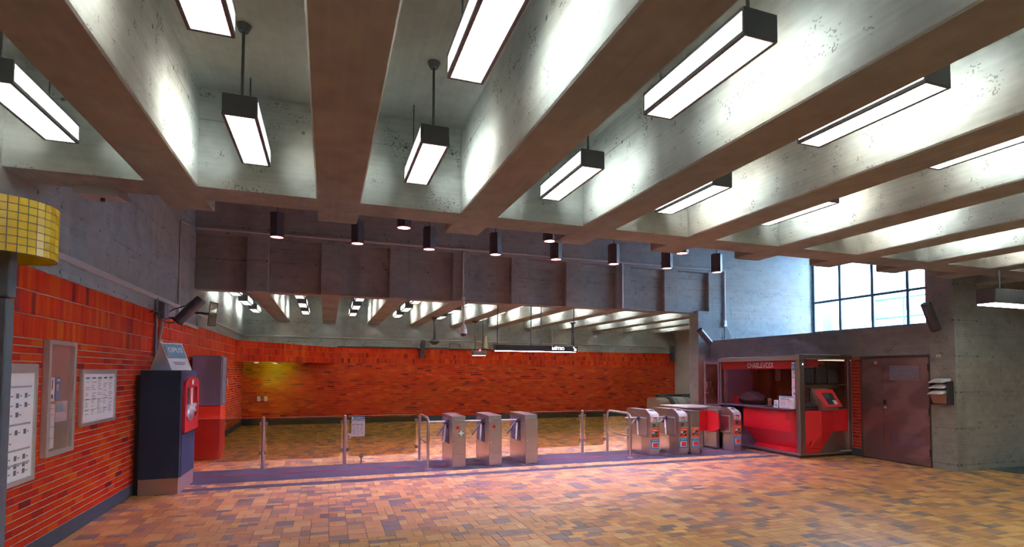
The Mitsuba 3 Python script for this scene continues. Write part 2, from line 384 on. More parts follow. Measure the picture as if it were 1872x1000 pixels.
# ceilings
ce = struct('ceiling')
put(ce, 'front_slab', box(XL - 0.4, 16.4, -5.4, 6.10, ZC, ZC + 0.2), 'concrete'); put(ce, 'high_slab', box(XL - 0.4, 15, 5.9, 12.8, ZT, ZT + 0.2), 'concrete')
put(ce, 'rear_slab', box(XL - 0.4, 15.2, 12.7, YB + 0.4, ZC, ZC + 0.2), 'concrete'); put(ce, 'side_slab', box(11.13, 16.4, 6.10, 7.4, ZC, ZC + 0.2), 'concrete')
xk = lambda k: -0.131 + 1.487 * k
for k in range(-1, 11):
    x0 = xk(k); y1 = 6.51 if x0 + 0.44 < XR else YW + 0.02
    put(ce, 'beam', box(x0, x0 + 0.437, -5, y1, ZB, ZC + 0.01, 0.012), 'concrete')
put(ce, 'cross_beam', join(box(XL, 16, 5.66, 6.10, ZB + 0.001, ZT)), 'concrete')
xb = lambda k: -0.16 + 1.5 * k
for k in range(-1, 10):
    w = 0.43
    put(ce, 'rear_beam', box(xb(k), xb(k) + w, 12.72, YB, 3.53, ZC + 0.01, 0.01), 'concrete')
# fascia between the high bay and the rear hall
wf = struct('wall_fascia')
put(wf, 'rear_leaf', box(XL, 10.34, 12.72, 13.0, 3.58, ZT), 'concrete'); put(wf, 'upper_band', box(XL, XWIN + 0.3, 12.6, 12.72, 4.70, ZT), 'concrete')
put(wf, 'right_leaf', box(10.34, 11.13, 12.6, 13.0, 2.74, 4.70), 'concrete'); put(wf, 'right_leaf', box(11.13, XWIN + 0.4, 12.6, 13.0, 2.6, 4.70), 'concrete'); put(wf, 'low_wall', box(10.36, 11.5, 12.62, 13.0, 0, 2.74), 'concrete'); put(wf, 'corner_lintel', hull([(a, b, c) for a, b, t in ((10.362, 12.595, 2.745), (11.128, 11.42, 2.805), (11.128, 12.595, 2.75)) for c in (2.24, t)]), 'concrete')
put(wf, 'lower_edge', box(XL, 10.36, 12.70, 13.0, 3.535, 3.582, 0.006), 'concrete')
for k in range(-1, 8):
    put(wf, 'beam_end', box(xb(k), xb(k) + (0.43 if k < 7 else 0.5), 12.6, 12.74, 3.53, 4.71, 0.008), 'concrete')
put(wf, 'column', box(9.96, 10.36, 12.6, 13.0, 0, 3.60, 0.01), 'concrete')
# right side: wall with the booth opening, lintel, clerestory bay
wr = struct('wall_right')
put(wr, 'pier', box(XR, 16.4, YW, 7.20, 0, ZC + 0.1), 'concrete'); put(wr, 'lintel', box(XR, XR + 0.4, 7.20, 13.0, 2.19, 2.81, 0.01), 'concrete')
put(wr, 'bay_roof', box(XR + 0.05, XWIN + 0.1, 7.2, 13.0, 2.60, 2.80), 'concrete')
put(wr, 'bay_back', join(box(XWIN - 0.12, XWIN + 0.25, 7.2, 12.62, 2.6, 3.06), box(XWIN - 0.12, XWIN + 0.25, 7.2, 12.62, 5.65, ZT)), 'concrete')
put(wr, 'bay_side', box(XR, 16.4, 7.15, 7.25, 2.6, ZT), 'concrete')
put(wr, 'brick_backing', box(XR + 0.006, XR + 0.1, 8.62, 8.87, 0.16, 2.15), 'paper_grey')
put(wr, 'brick_base', box(XR - 0.002, XR + 0.1, 8.62, 8.87, 0, 0.17), 'slate_band')
put(wr, 'brick_head', box(XR - 0.002, XR + 0.1, 8.62, 8.87, 2.13, 2.2), 'brown_wood')
zz = 0.175; r = 0
while zz < 2.12:
    ed = [8.63, 8.705, 8.855] if r % 2 else [8.63, 8.78, 8.855]
    for a, b in zip(ed[:-1], ed[1:]):
        k = rng.choice([0, 0, 3, 4, 5], p=[.3, .3, .2, .08, .12])
        put(wr, 'brick', box(XR - 0.004, XR + 0.05, a + 0.006, b - 0.006, zz + 0.006, min(zz + 0.0725, 2.13) - 0.005), f'brick_{k}')
    zz += 0.0725; r += 1
ws = struct('wall_rear_right')
put(ws, None, box(14.4, 14.7, 13, YB + 0.1, 0, ZC + 0.1), 'concrete_plain')
wn = struct('wall_behind')
put(wn, None, box(XL - 0.4, 16.4, -5.4, -5.0, 0, ZC + 0.1), 'concrete_plain')
we = struct('wall_east')
put(we, None, box(16.0, 16.4, -5.2, 7.0, 0, ZC + 0.1), 'concrete_plain')

# clerestory window
wi = struct('window_1')
MUL = [12.55, 11.65, 10.66, 9.71, 8.72, 7.8]
fr = [box(XWIN - 0.03, XWIN + 0.03, y - 0.035, y + 0.035, 3.05, 5.65) for y in MUL] + [box(XWIN - 0.03, XWIN + 0.03, 7.2, 12.6, z - 0.03, z + 0.03) for z in (3.08, 4.0, 5.62)]
put(wi, 'frame', join(fr), 'window_frame')
for a, b in zip(MUL[1:] + [7.25], MUL):
    for z0, z1 in ((3.08, 4.0), (4.0, 5.62)):
        if b - a < 0.2: continue
        v = [(XWIN, a, z0), (XWIN, b, z0), (XWIN, b, z1), (XWIN, a, z1)]
        put(wi, 'pane', (np.array(v), np.array([[0, 1, 2, 3]])), 'clear_glass')

# ------------------------------------------------------------------ what lies outside the clerestory
ot = struct('terrace_outside')
put(ot, None, box(XWIN + 0.3, 24, 2, 22, 2.3, 2.75), 'concrete_plain')
put(ot, 'parapet', box(19.0, 19.3, 2, 22, 2.75, 3.55), 'outside_paint')
tb = thing('concrete_building', 'pale concrete building outside, behind the leftmost window panes', 'building')
put(tb, 'wall', box(16.2, 19.5, 13.55, 18, 2.75, 9.5, 0.03), 'outside_wall')
put(tb, 'coping', box(16.1, 19.6, 13.45, 18.1, 9.5, 9.7, 0.02), 'grey_paint')
tr = thing('terrace_railing', 'pale metal railing outside on the terrace, seen through the window', 'railing')
for y in np.arange(3.2, 13.4, 1.15):
    put(tr, 'post', cyl((17.0 + 1, y, 2.75), (18, y, 4.36), 0.035, 10), 'outside_paint', 30)
for z in (4.36, 3.72):
    put(tr, 'rail', cyl((18, 2.6, z), (18, 13.5, z), 0.035, 10), 'outside_paint', 30)

# ------------------------------------------------------------------ lamps
LW, LH = 0.245, 0.165
def lamp_meshes(L):
    w, h = LW / 2, LH
    house = join(box(-w, w, 0, 0.016, 0, h, 0.003), box(-w, w, L - 0.016, L, 0, h, 0.003), box(-w, w, 0.01, L - 0.01, h - 0.022, h, 0.003),
                 box(-w, -w + 0.02, 0.01, L - 0.01, 0, 0.026), box(w - 0.02, w, 0.01, L - 0.01, 0, 0.026))
    i, e = 0.003, 0.036
    v = [(-w + .018, .016, i), (w - .018, .016, i), (w - .018, L - .016, i), (-w + .018, L - .016, i)]
    q = [v, [(-w + e, .016, .024), (-w + e, L - .016, .024), (-w + e, L - .016, h - .022), (-w + e, .016, h - .022)],
         [(w - e, .016, .024), (w - e, .016, h - .022), (w - e, L - .016, h - .022), (w - e, L - .016, .024)]]
    V = np.array([p for f in q for p in f]); Fq = np.array([[0, 3, 2, 1], [4, 7, 6, 5], [8, 11, 10, 9]])
    # outward normals
    out = []
    for f, n in zip(Fq, ([0, 0, -1], [-1, 0, 0], [1, 0, 0])):
        a, b, c = V[f[0]], V[f[1]], V[f[2]]
        out.append(f if np.cross(b - a, c - b) @ np.array(n) > 0 else f[::-1])
    return house, (V, np.array(out[:1])), (V, np.array(out[1:]))
def rods(L, z1, sub=True):
    a = join(cyl((0, 0.10, LH), (0, 0.10, z1), 0.011, 10), cone((0, 0.10, z1 - 0.05), (0, 0.10, z1), 0.035, 0.055, 14))
    b = cyl((-0.05, L - 0.12, LH), (-0.05, L - 0.12, z1), 0.006, 8)
    return a, b
ORD = ['first', 'second', 'third', 'fourth', 'fifth', 'sixth', 'seventh', 'eighth', 'ninth', 'tenth', 'eleventh', 'twelfth']
_lh, _ld, _ls = lamp_meshes(1.02)
_ra, _rb = rods(1.02, ZC - 3.738)
PL = [mikit.ply(_lh, 'black_metal'), mikit.ply(_ld, 'lamp_glass'), mikit.ply(_ls, 'lamp_glass'), mikit.ply(_ra, 'black_metal', smooth=35), mikit.ply(_rb, 'black_metal', smooth=35)]
_bh, _bd, _bs = lamp_meshes(1.05)
_ba, _bb = rods(1.05, ZC - 3.738)
PB = [mikit.ply(_bh, 'black_metal'), mikit.ply(_bd, 'lamp_glass'), mikit.ply(_bs, 'lamp_glass'), mikit.ply(_ba, 'black_metal', smooth=35), mikit.ply(_bb, 'black_metal', smooth=35)]
def box_lamp(pl, x, y, z, label, group, rgb):
    t = thing('box_lamp', label, 'lamp', group); tw = T().translate([x, y, z])
    for nme, d in zip(('housing', 'diffuser', 'side_diffuser', 'stem', 'stem'), pl):
        k = num(f'{t}__{nme}'); scene[k] = {**d, 'to_world': tw}
        if 'diffuser' in nme:
            g = DOWN if nme == 'diffuser' else LAMP
            scene[k]['emitter'] = {'type': 'area', 'radiance': {'type': 'rgb', 'value': [float(c) * g for c in rgb]}}
FL = np.array([0.94, 1.0, 0.93])
for r, y in enumerate((4.41, 2.36, 0.31, -1.74, -3.8)):
    for k in range(-2, 9):
        if r >= 3 and k not in (-1, 1, 3, 5, 7): continue
        if r == 0 and k >= 8: continue
        x = xk(k) + 0.9635
        where = ['by the cross beam', 'second from the cross beam', 'third from the cross beam', 'fourth from the cross beam', 'fifth from the cross beam'][r]
        box_lamp(PL, x, y, 3.735, f'box lamp in the {ORD[k + 2]} front ceiling bay from the left, {where}', 'box lamps in the front ceiling bays', FL)
for k in range(-2, 9):
    for r, y in enumerate((14.1, 16.15, 18.2)):
        x = xb(k) + 0.965
        where = ['nearest', 'middle', 'farthest'][r]
        box_lamp(PB, x, y, 3.735, f'box lamp in the {ORD[k + 2]} rear hall bay from the left, {where} of three', 'box lamps in the rear hall bays', FL)

# hexagonal downlights over the turnstiles
def hexagon(r, z): return [(r * math.cos(a), r * math.sin(a), z) for a in np.arange(6) * PI / 3 + PI / 6]
_hb = hull(hexagon(0.135, 0.012) + hexagon(0.135, 0.46))
_rim = trimesh.creation.annulus(0.112, 0.128, 0.014, sections=32)
PH = [mikit.ply(_hb, 'black_metal'), mikit.ply(_rim, 'red_dark', smooth=30), mikit.ply(trimesh.creation.cylinder(0.112, 0.008, sections=32), 'lamp_glass'), mikit.ply(cyl((0, 0, 0.46), (0, 0, ZT - 4.368), 0.009, 8), 'black_metal', smooth=35)]
def hex_lamp(x, y, label):
    t = thing('hexagonal_downlight', label, 'lamp', 'hexagonal downlights over the turnstiles')
    for nme, d, dz in zip(('shade', 'rim', 'lens', 'stem'), PH, (0, 0.006, 0.008, 0)):
        k = f'{t}__{nme}'; scene[k] = {**d, 'to_world': T().translate([x, y, 4.365 + dz])}
        if nme == 'lens': scene[k]['emitter'] = {'type': 'area', 'radiance': {'type': 'rgb', 'value': [3.0, 2.0, 2.1]}}
    scene[f'{t}__beam_light'] = {'type': 'spot', 'intensity': {'type': 'rgb', 'value': [HEX, HEX * 0.54, HEX * 1.12]}, 'cutoff_angle': 50.0, 'beam_width': 24.0,
                           'to_world': T().look_at(origin=[x, y, 4.355], target=[x, y, 0], up=[1, 0, 0])}
for i, x in enumerate((-0.94, 0.535, 1.97, 3.42, 4.85, 6.33, 7.8, 9.28)):
    hex_lamp(x, 11.0, f'black hexagonal hanging downlight with pinkish lens, {ORD[i]} from the left in the long far row')
for i, x in enumerate((1.25, 4.06, 7.12)):
    hex_lamp(x, 9.5, f'black hexagonal downlight partly hidden by ceiling beams, {ORD[i]} from the left in the near row')

# big hanging light box at the right edge
t = thing('hanging_light_box', 'black light box hanging low on a rod at the right edge', 'lamp')
put(t, 'housing', join(box(10.0, 11.5, 5.46, 5.74, 2.96, 3.19, 0.006)), 'black_metal')
glow(t, 'diffuser', box(10.015, 11.485, 5.475, 5.725, 2.935, 2.962), FL * 4.0)
put(t, 'stem', cyl((10.36, 5.6, 3.19), (10.36, 5.6, ZC - .003), 0.014, 10), 'black_metal', 30)
put(t, 'stem', cyl((11.2, 5.6, 3.19), (11.2, 5.6, ZC - .003), 0.014, 10), 'black_metal', 30)

# ------------------------------------------------------------------ conduits, boxes, loudspeakers
def conduit(label, pts, r=0.016, mat='grey_trunking', bend=0.04, clips=()):
    t = thing('conduit', label, 'conduit'); put(t, 'pipe', tube(pts, r, 8, bend), mat, 40)
    for c in clips: put(t, 'clip', at(box(-0.035, 0.035, -0.035, 0.035, -0.02, 0.02, 0.004), *c), mat)
    return t
conduit('long pale conduit across the top of the concrete fascia', [(XL + 0.035, 12.565, 4.79), (10.86, 12.565, 4.79), (10.86, 12.565, 3.35)], 0.028, bend=0.06)
conduit('pale conduit dropping from the fascia to the white camera dome', [(3.09, 12.57, 4.755), (3.09, 12.57, 3.64)], 0.024)
conduit('pale conduit dropping down the fascia near its right end', [(7.49, 12.57, 4.755), (7.49, 12.57, 3.55)], 0.026)
conduit('thin conduit running up the concrete left wall to the fascia pipe', [(XL + 0.02, 11.40, 3.06), (XL + 0.02, 11.40, 4.62), (XL + 0.02, 12.53, 4.79)], 0.016)
t = thing('cable_trunking', 'long grey cable trunking along the concrete of the left wall', 'cable trunking')
put(t, 'body', box(XL + .001, XL + 0.04, 4.8, 11.34, 2.965, 3.035, 0.004), 'grey_trunking')
put(t, 'end_cap', box(XL, XL + 0.045, 11.35, 11.43, 2.72, 3.04, 0.004), 'grey_trunking')
t = thing('cable_trunking', 'short grey trunking below the mirror on the left wall', 'cable trunking')
put(t, 'body', box(XL, XL + 0.04, 11.43, 12.9, 2.70, 2.76, 0.004), 'grey_trunking'); put(t, 'end_cap', box(XL, XL + 0.045, 12.9, 12.96, 2.70, 2.98, 0.004), 'grey_trunking')
conduit('pair of dark vertical pipes on the brick left wall above the ticket machine', [(XL + 0.03, 10.0, 2.99), (XL + 0.03, 10.0, 1.2)], 0.022, 'grey_box')
conduit('bent grey pipe on the brick left wall behind the ticket machine', [(XL + 0.03, 10.32, 2.95), (XL + 0.03, 10.36, 2.55), (XL + 0.03, 10.14, 2.25), (XL + 0.03, 10.14, 1.2)], 0.02, 'grey_trunking', 0.15)
t = thing('junction_box', 'small dark junction box on the left wall beside the loudspeaker', 'junction box')
put(t, 'body', box(XL, XL + 0.12, 10.12, 10.34, 2.68, 2.93, 0.008), 'grey_box'); put(t, 'cover', box(XL, XL + 0.10, 10.40, 10.55, 2.70, 2.95, 0.006), 'grey_paint')
conduit('black cable looping from the junction box to the loudspeaker', [(XL + 0.06, 9.6, 2.72), (XL + 0.07, 9.9, 2.78), (XL + 0.05, 10.1, 2.66), (-2.5, 10.3, 2.60), (-2.35, 10.45, 2.70), (-2.3, 10.5, 2.95), (-2.2, 10.5, 3.04)], 0.012, 'black', 0.2)
conduit('thin conduit along the concrete of the back wall, left stretch', [(XL + 0.03, 13.0, 3.02), (XL + 0.03, YB - 0.03, 3.02), (3.0, YB - 0.03, 3.0), (3.0, YB - 0.03, 2.85)], 0.016)
conduit('thin conduit along the concrete of the back wall, behind the hanging sign', [(3.4, YB - 0.03, 3.0), (9.2, YB - 0.03, 2.98)], 0.016)
conduit('thin conduit along the concrete of the back wall, right stretch', [(9.4, YB - 0.03, 2.68), (9.4, YB - 0.03, 2.98), (14.1, YB - 0.03, 2.96), (14.1, YB - 0.03, 2.8)], 0.016)
conduit('vertical conduit on the concrete of the back wall right of the sign', [(8.55, YB - 0.03, 2.68), (8.55, YB - 0.03, 3.5)], 0.02)
t = thing('black_cable', 'black cable lying along the top edge of the back brick wall', 'cable')
put(t, None, tube([(0.35, YB - 0.03, 2.695), (1.6, YB - 0.03, 2.70), (3.4, YB - 0.03, 2.69), (4.2, YB - 0.03, 2.72), (4.4, YB - 0.03, 2.68), (8.2, YB - 0.03, 2.70)], 0.022, 6, 0.1), 'black')
t = thing('junction_box', 'small white junction box at the foot of the pipe on the blue-lit concrete', 'junction box')
put(t, 'body', box(10.82, 10.92, 12.53, 12.597, 3.16, 3.34, 0.008), 'white_paint')
put(t, 'cable', tube([(10.86, 12.575, 3.17), (10.87, 12.575, 2.98), (10.85, 12.575, 2.78)], 0.008, 6, 0.1), 'black')
put(t, 'cable', tube([(10.91, 12.575, 3.2), (11.05, 12.575, 3.05), (11.08, 12.575, 2.80)], 0.008, 6, 0.1), 'grey_trunking')
def speaker(p, q, wall, label, rad=0.085):
    p, q = np.array(p, float), np.array(q, float); d = (q - p) / np.linalg.norm(q - p); m = p + d * np.linalg.norm(q - p) * 0.4
    t = thing('column_loudspeaker', label, 'loudspeaker')
    put(t, 'body', cyl(p + d * 0.02, q - d * 0.02, rad, 24), 'black_metal', 30)
    put(t, 'cap', cone(p, p + d * 0.03, rad * 0.9, rad * 1.04, 24), 'black', 30); put(t, 'cap', cone(q, q - d * 0.03, rad * 0.9, rad * 1.04, 24), 'black', 30)
    put(t, 'bracket', tube([m, (m + np.array(wall)) / 2 + [0, 0, -0.05], wall], 0.016, 8, 0.05), 'black', 30)
    put(t, 'cable', tube([p + d * 0.4, p + d * 0.25 + [0, 0, 0.12], (p + np.array(wall)) / 2 + [0, 0, 0.16], wall], 0.009, 6, 0.1), 'black', 30)
speaker((-2.43, 10.45, 2.64), (-2.07, 10.45, 3.06), (XL + 0.008, 10.5, 2.72), 'black tubular loudspeaker tilted out from the left wall above the ticket machine')
speaker((10.17, 12.35, 2.66), (9.80, 12.35, 3.03), (10.3, 12.6, 2.72), 'black tubular loudspeaker tilted on the concrete column left of the ticket booth')
speaker((10.99, 6.98, 2.66), (10.72, 6.98, 3.16), (XR, 7.05, 2.80), 'black tubular loudspeaker tilted in front of the window, right of the booth')
def wall_speaker(x, label, lean):
    t = thing('wall_loudspeaker', label, 'loudspeaker')
    put(t, 'body', hull([(x + a + lean * c, YB - 0.05 - b, 2.35 + 0.62 * c) for a in (-.07, .07) for b in (0.02, .18) for c in (0, 1)]), 'black')
    put(t, 'bracket', box(x - 0.12, x - 0.04, YB - 0.12, YB, 2.68, 2.74), 'grey_trunking')
wall_speaker(3.28, 'slim black loudspeaker on the back wall, left of the hanging lamp', 0.06)
wall_speaker(14.15, 'slim black loudspeaker on the back wall, at its right end by the column', 0.0)
# white dome camera, pendants
t = thing('dome_camera', 'white dome camera on a thin pole below the fascia', 'camera')
put(t, 'pole', cyl((3.09, 12.5, 2.95), (3.09, 12.5, 3.60), 0.02, 10), 'white_paint', 30); put(t, 'bracket', box(3.06, 3.12, 12.48, 12.597, 3.57, 3.63, 0.004), 'white_paint')
put(t, 'housing', join(cone((3.09, 12.5, 2.96), (3.09, 12.5, 2.84), 0.04, 0.085, 20), cyl((3.09, 12.5, 2.74), (3.09, 12.5, 2.84), 0.085, 20)), 'white_paint', 30)
dm = trimesh.creation.icosphere(2, 0.07); dm.apply_translation([3.09, 12.5, 2.74]); put(t, 'dome', dm, 'black', True)
def pendant(x, y, z0, label, head):
    t = thing('ceiling_pendant', label, 'pendant')
    put(t, 'canopy', cone((x, y, 3.46), (x, y, 3.53), 0.05, 0.11, 14), 'black', 30); put(t, 'rod', cyl((x, y, z0), (x, y, 3.5), 0.04 if head else 0.05, 10), 'black', 30)
    if head: put(t, 'head', join(cone((x, y, z0 - 0.04), (x, y, z0 + 0.02), 0.17, 0.1, 16), cone((x, y, z0 - 0.04), (x, y, z0 - 0.13), 0.17, 0.06, 16)), 'black', 30)
pendant(3.17, 16.6, 2.80, 'black rod with small round head under a rear beam, left of the dome camera', True)
pendant(7.95, 16.6, 2.77, 'thick black rod hanging from a rear beam above the sign arrow', False)
t = thing('emergency_lamp', 'small dark hanging lamp with a red pilot light, left of the long black sign', 'lamp')
put(t, 'body', box(4.56, 5.08, 17.2, 17.42, 2.38, 2.55, 0.03), 'grey_box')
glow(t, 'diffuser', box(4.62, 5.02, 17.22, 17.40, 2.362, 2.381), FL * 4.0)
glow(t, 'pilot_light', at(trimesh.creation.icosphere(1, 0.035), 4.82, 17.19, 2.545), (6, 0.1, 0.1))
for x in (4.68, 4.95): put(t, 'rod', cyl((x, 17.3, 2.55), (x, 17.3, 3.53 if x < 4.8 else ZC), 0.016, 8), 'black', 30)
put(t, 'canopy', cone((4.68, 17.3, 3.47), (4.68, 17.3, 3.53), 0.05, 0.12, 14), 'black', 30)
# long sign
t = thing('hanging_sign', 'long black hanging sign reading METRO with an arrow, lit strip underneath', 'sign')
put(t, 'body', box(4.14, 6.47, 13.2, 13.42, 2.385, 2.53, 0.006), 'black')
put(t, 'end_box', box(4.06, 4.15, 13.22, 13.40, 2.40, 2.54, 0.004), 'grey_box')
glow(t, 'lettering', text('MÉTRO', 0.075, (5.70, 13.198, 2.425), (1, 0, 0), (0, 0, 1), 0.004), (3.2, 3.2, 3.3))
arrow = join(hull([(6.33, 13.197, 2.50), (6.35, 13.197, 2.515), (6.425, 13.197, 2.425), (6.405, 13.197, 2.41), (6.33, 13.2, 2.50), (6.35, 13.2, 2.515), (6.425, 13.2, 2.425), (6.405, 13.2, 2.41)]),
             box(6.36, 6.43, 13.196, 13.2, 2.405, 2.425), box(6.41, 6.43, 13.196, 13.2, 2.405, 2.475))
glow(t, 'arrow', arrow, (3.0, 3.0, 3.1))
put(t, 'upper_strip', box(5.98, 6.42, 13.196, 13.2, 2.518, 2.524), 'paper_grey')
for a, b in ((4.16, 4.34), (4.39, 5.02), (5.07, 5.25), (5.28, 5.52), (5.57, 6.16), (6.21, 6.42)):
    glow(t, 'lit_strip', box(a, b, 13.21, 13.41, 2.366, 2.387), FL * 4.0)
for x in (4.2, 5.14, 5.43, 6.4): put(t, 'rod', cyl((x, 13.3, 2.53), (x, 13.3, ZC - .003), 0.012, 8), 'black', 30)
conduit('small square loop of grey conduit above the emergency lamp', [(4.35, YB - 0.04, 2.7), (4.35, YB - 0.04, 2.9), (4.75, YB - 0.04, 2.9), (4.75, YB - 0.04, 2.75)], 0.02, 'grey_box')
t = thing('wall_cone', 'pale cone-shaped fitting on the back wall right of the emergency lamp', 'fitting')
put(t, None, cone((5.75, YB - 0.1, 2.72), (5.75, YB - 0.08, 3.2), 0.1, 0.04, 14), 'cream', 30)
# mirror on an arm
t = thing('mirror_panel', 'narrow tilted mirror in a black frame on an arm, left of the fascia', 'mirror')
qs = [np.array(p) for p in [(-2.22, 11.8, 2.70), (-2.09, 11.84, 2.69), (-2.05, 11.84, 3.15), (-2.18, 11.8, 3.18)]]
nn = np.cross(qs[1] - qs[0], qs[3] - qs[0]); nn /= np.linalg.norm(nn)
cq = sum(qs) / 4
put(t, 'frame', hull([q + s * nn for q in qs for s in (0, -0.05)]), 'black')
put(t, 'glass', hull([cq + (q - cq) * np.array([0.86, 0.86, 0.93]) + s * nn for q in qs for s in (0.003, -0.01)]), 'mirror')
put(t, 'arm', tube([cq - 0.05 * nn, (-2.4, 11.95, 2.96), (XL, 12.0, 2.98)], 0.022, 8, 0.05), 'black', 30)
# grey box under the cross beam
t = thing('grey_ceiling_box', 'flat grey box under the concrete cross beam, above the yellow ring', 'box')
put(t, 'body', hull([(-2.28, 5.98, 3.6), (-1.93, 5.98, 3.6), (-1.93, 6.30, 3.6), (-2.28, 6.30, 3.6), (-2.26, 5.98, 3.47), (-1.9, 5.98, 3.47), (-1.9, 6.30, 3.50), (-2.26, 6.30, 3.50)]), 'grey_paint')
put(t, 'lens', cyl((-2.08, 6.14, 3.455), (-2.08, 6.14, 3.49), 0.02, 10), 'black')

# ------------------------------------------------------------------ left wall: totem with yellow ring, posters, show case
t = thing('slate_pillar', 'dark slate blue pillar at the left edge of the photo, inside a yellow ring', 'pillar')
put(t, 'lower_panel', box(-2.40, -2.045, 4.50, 4.60, 0, 2.30, 0.006), 'slate')
put(t, 'upper_panel', box(-2.40, -2.038, 4.50, 4.60, 2.308, 2.80, 0.006), 'slate')
t = thing('yellow_ring', 'ring of square yellow tiles around the top of the slate pillar', 'tiled ring')
RX, RY, RR, RZ0, RZ1 = -2.125, 4.57, 0.305, 2.585, 2.955
th = np.linspace(0, 2 * PI, 73)
def ringm(r0, r1, z0, z1):
    m = trimesh.creation.annulus(r0, r1, z1 - z0, sections=72); m.apply_translation([RX, RY, (z0 + z1) / 2]); return m
put(t, 'hoop', ringm(RR - 0.010, RR - 0.004, RZ0, RZ1), 'grey_box', 30)
put(t, 'lining', ringm(RR - 0.013, RR - 0.0095, RZ0 + 0.002, RZ1 - 0.002), 'yellow_2', 30)
NT, NR = 36, 7
hz = (RZ1 - RZ0) / NR
for r in range(NR):
    for i in range(NT):
        a0, a1 = 2 * PI * (i + 0.05) / NT, 2 * PI * (i + 0.95) / NT
        q = [(RX + rad * math.cos(a), RY + rad * math.sin(a), RZ0 + (r + e) * hz) for a in (a0, a1) for rad in (RR - 0.006, RR) for e in (0.05, 0.95)]
        put(t, 'tile', hull(q), f'yellow_{rng.choice(3, p=[.5, .3, .2])}')
UY, UZ = (0, 1, 0), (0, 0, 1)
XP = XL + 0.032
def wall_frame(t, y0, y1, z0, z1, w, top=None, d=0.03):
    top = top or w
    put(t, 'frame', join(box(XL, XL + d + 0.006, y0, y0 + w, z0, z1, .003), box(XL, XL + d + 0.006, y1 - w, y1, z0, z1, .003), box(XL, XL + d + 0.006, y0, y1, z0, z0 + w, .003), box(XL, XL + d + 0.006, y0, y1, z1 - top, z1, .003)), 'aluminium')
t = thing('wall_poster', 'tall framed white notice with rows of small dark symbols, leftmost on the brick wall', 'poster')
wall_frame(t, 5.70, 6.335, 0.78, 1.875, 0.045, 0.085)
put(t, 'sheet', box(XL, XL + 0.022, 5.74, 6.29, 0.82, 1.79), 'paper')
rc = [(5.80, 5.87, 1.735, 1.755)]
for zr, n in ((1.56, 3), (1.475, 3), (1.39, 2), (1.23, 3), (1.14, 1), (1.00, 3), (0.93, 3), (0.87, 3)):
    for i in range(n):
        y = 5.84 + 0.145 * i; rc += [(y, y + 0.045, zr, zr + 0.045), (y + 0.06, y + 0.09, zr + 0.015, zr + 0.025)]
put(t, 'symbols', panel((XL + 0.0215, 0, 0), UY, UZ, rc), 'ink')
put(t, 'rules', panel((XL + 0.0215, 0, 0), UY, UZ, [(5.80, 6.25, z, z + 0.018) for z in (1.655, 1.315, 1.085, 0.955)]), 'ink_grey')
t = thing('display_case', 'tall narrow glazed case with brochures inside, second from left on the brick wall', 'display case')
wall_frame(t, 6.49, 7.10, 0.95, 2.12, 0.045, d=0.05)
put(t, 'backing', box(XL, XL + 0.008, 6.52, 7.07, 0.98, 2.09), 'brown_steel')
put(t, 'glass', (np.array([(XL + 0.05, 6.53, 0.99), (XL + 0.05, 7.06, 0.99), (XL + 0.05, 7.06, 2.08), (XL + 0.05, 6.53, 2.08)]), np.array([[0, 1, 2, 3]])), 'clear_glass')
put(t, 'sheet', box(XL, XL + 0.012, 6.55, 6.74, 1.02, 1.47), 'paper'); put(t, 'sheet', box(XL, XL + 0.012, 6.76, 7.02, 1.28, 1.49), 'paper_grey')
put(t, 'blue_sheet', box(XL, XL + 0.014, 6.77, 6.92, 1.38, 1.485), 'blue_pale')
put(t, 'leaflet', box(XL, XL + 0.020, 6.60, 6.70, 1.50, 1.74), 'paper'); put(t, 'leaflet_mark', join(panel((XL + 0.0195, 0, 0), UY, UZ, [(6.63, 6.67, 1.53, 1.57), (6.64, 6.66, 1.62, 1.72)])), 'ink')
put(t, 'blue_leaflet', box(XL, XL + 0.020, 6.725, 6.83, 1.51, 1.745), 'blue_print'); put(t, 'leaflet_mark', panel((XL + 0.0195, 0, 0), UY, UZ, [(6.745, 6.81, 1.70, 1.725), (6.745, 6.78, 1.60, 1.67)]), 'paper_grey')
put(t, 'rules', panel((XL + 0.0118, 0, 0), UY, UZ, [(6.56, 6.73, z, z + 0.006) for z in (1.42, 1.36, 1.24, 1.12)] + [(6.645, 6.65, 1.03, 1.46)]), 'ink_grey')
t = thing('wall_poster', 'framed landscape timetable with five columns of fine print, nearest the ticket machine', 'poster')
wall_frame(t, 7.32, 8.36, 1.17, 1.83, 0.04, 0.055)
put(t, 'sheet', box(XL, XL + 0.022, 7.36, 8.32, 1.20, 1.78), 'paper')
rc, rg = [(7.70, 7.95, 1.792, 1.812)], []
for i in range(5):
    y = 7.44 + 0.175 * i; rc.append((y, y + 0.11, 1.715, 1.735))
    for z in np.arange(1.30, 1.70, 0.022):
        if rng.random() < 0.72: rg.append((y, y + rng.uniform(0.05, 0.13), z, z + 0.008))
    for z in (1.47, 1.35): rc.append((y - 0.01, y + 0.13, z, z + 0.006)) if i < 4 else None
put(t, 'headings', panel((XL + 0.0215, 0, 0), UY, UZ, rc), 'ink'); put(t, 'fine_print', panel((XL + 0.0215, 0, 0), UY, UZ, rg), 'ink_grey')
t = thing('no_smoking_sign', 'small white and red sign on the brick wall beside the pipes', 'sign')
put(t, 'plate', box(XL, XL + 0.012, 10.28, 10.52, 2.02, 2.34, 0.003), 'paper')
put(t, 'border', panel((XL + 0.0115, 0, 0), UY, UZ, [(10.30, 10.50, 2.31, 2.33), (10.30, 10.50, 2.03, 2.05), (10.30, 10.32, 2.03, 2.33), (10.48, 10.50, 2.03, 2.33)]), 'red_print')
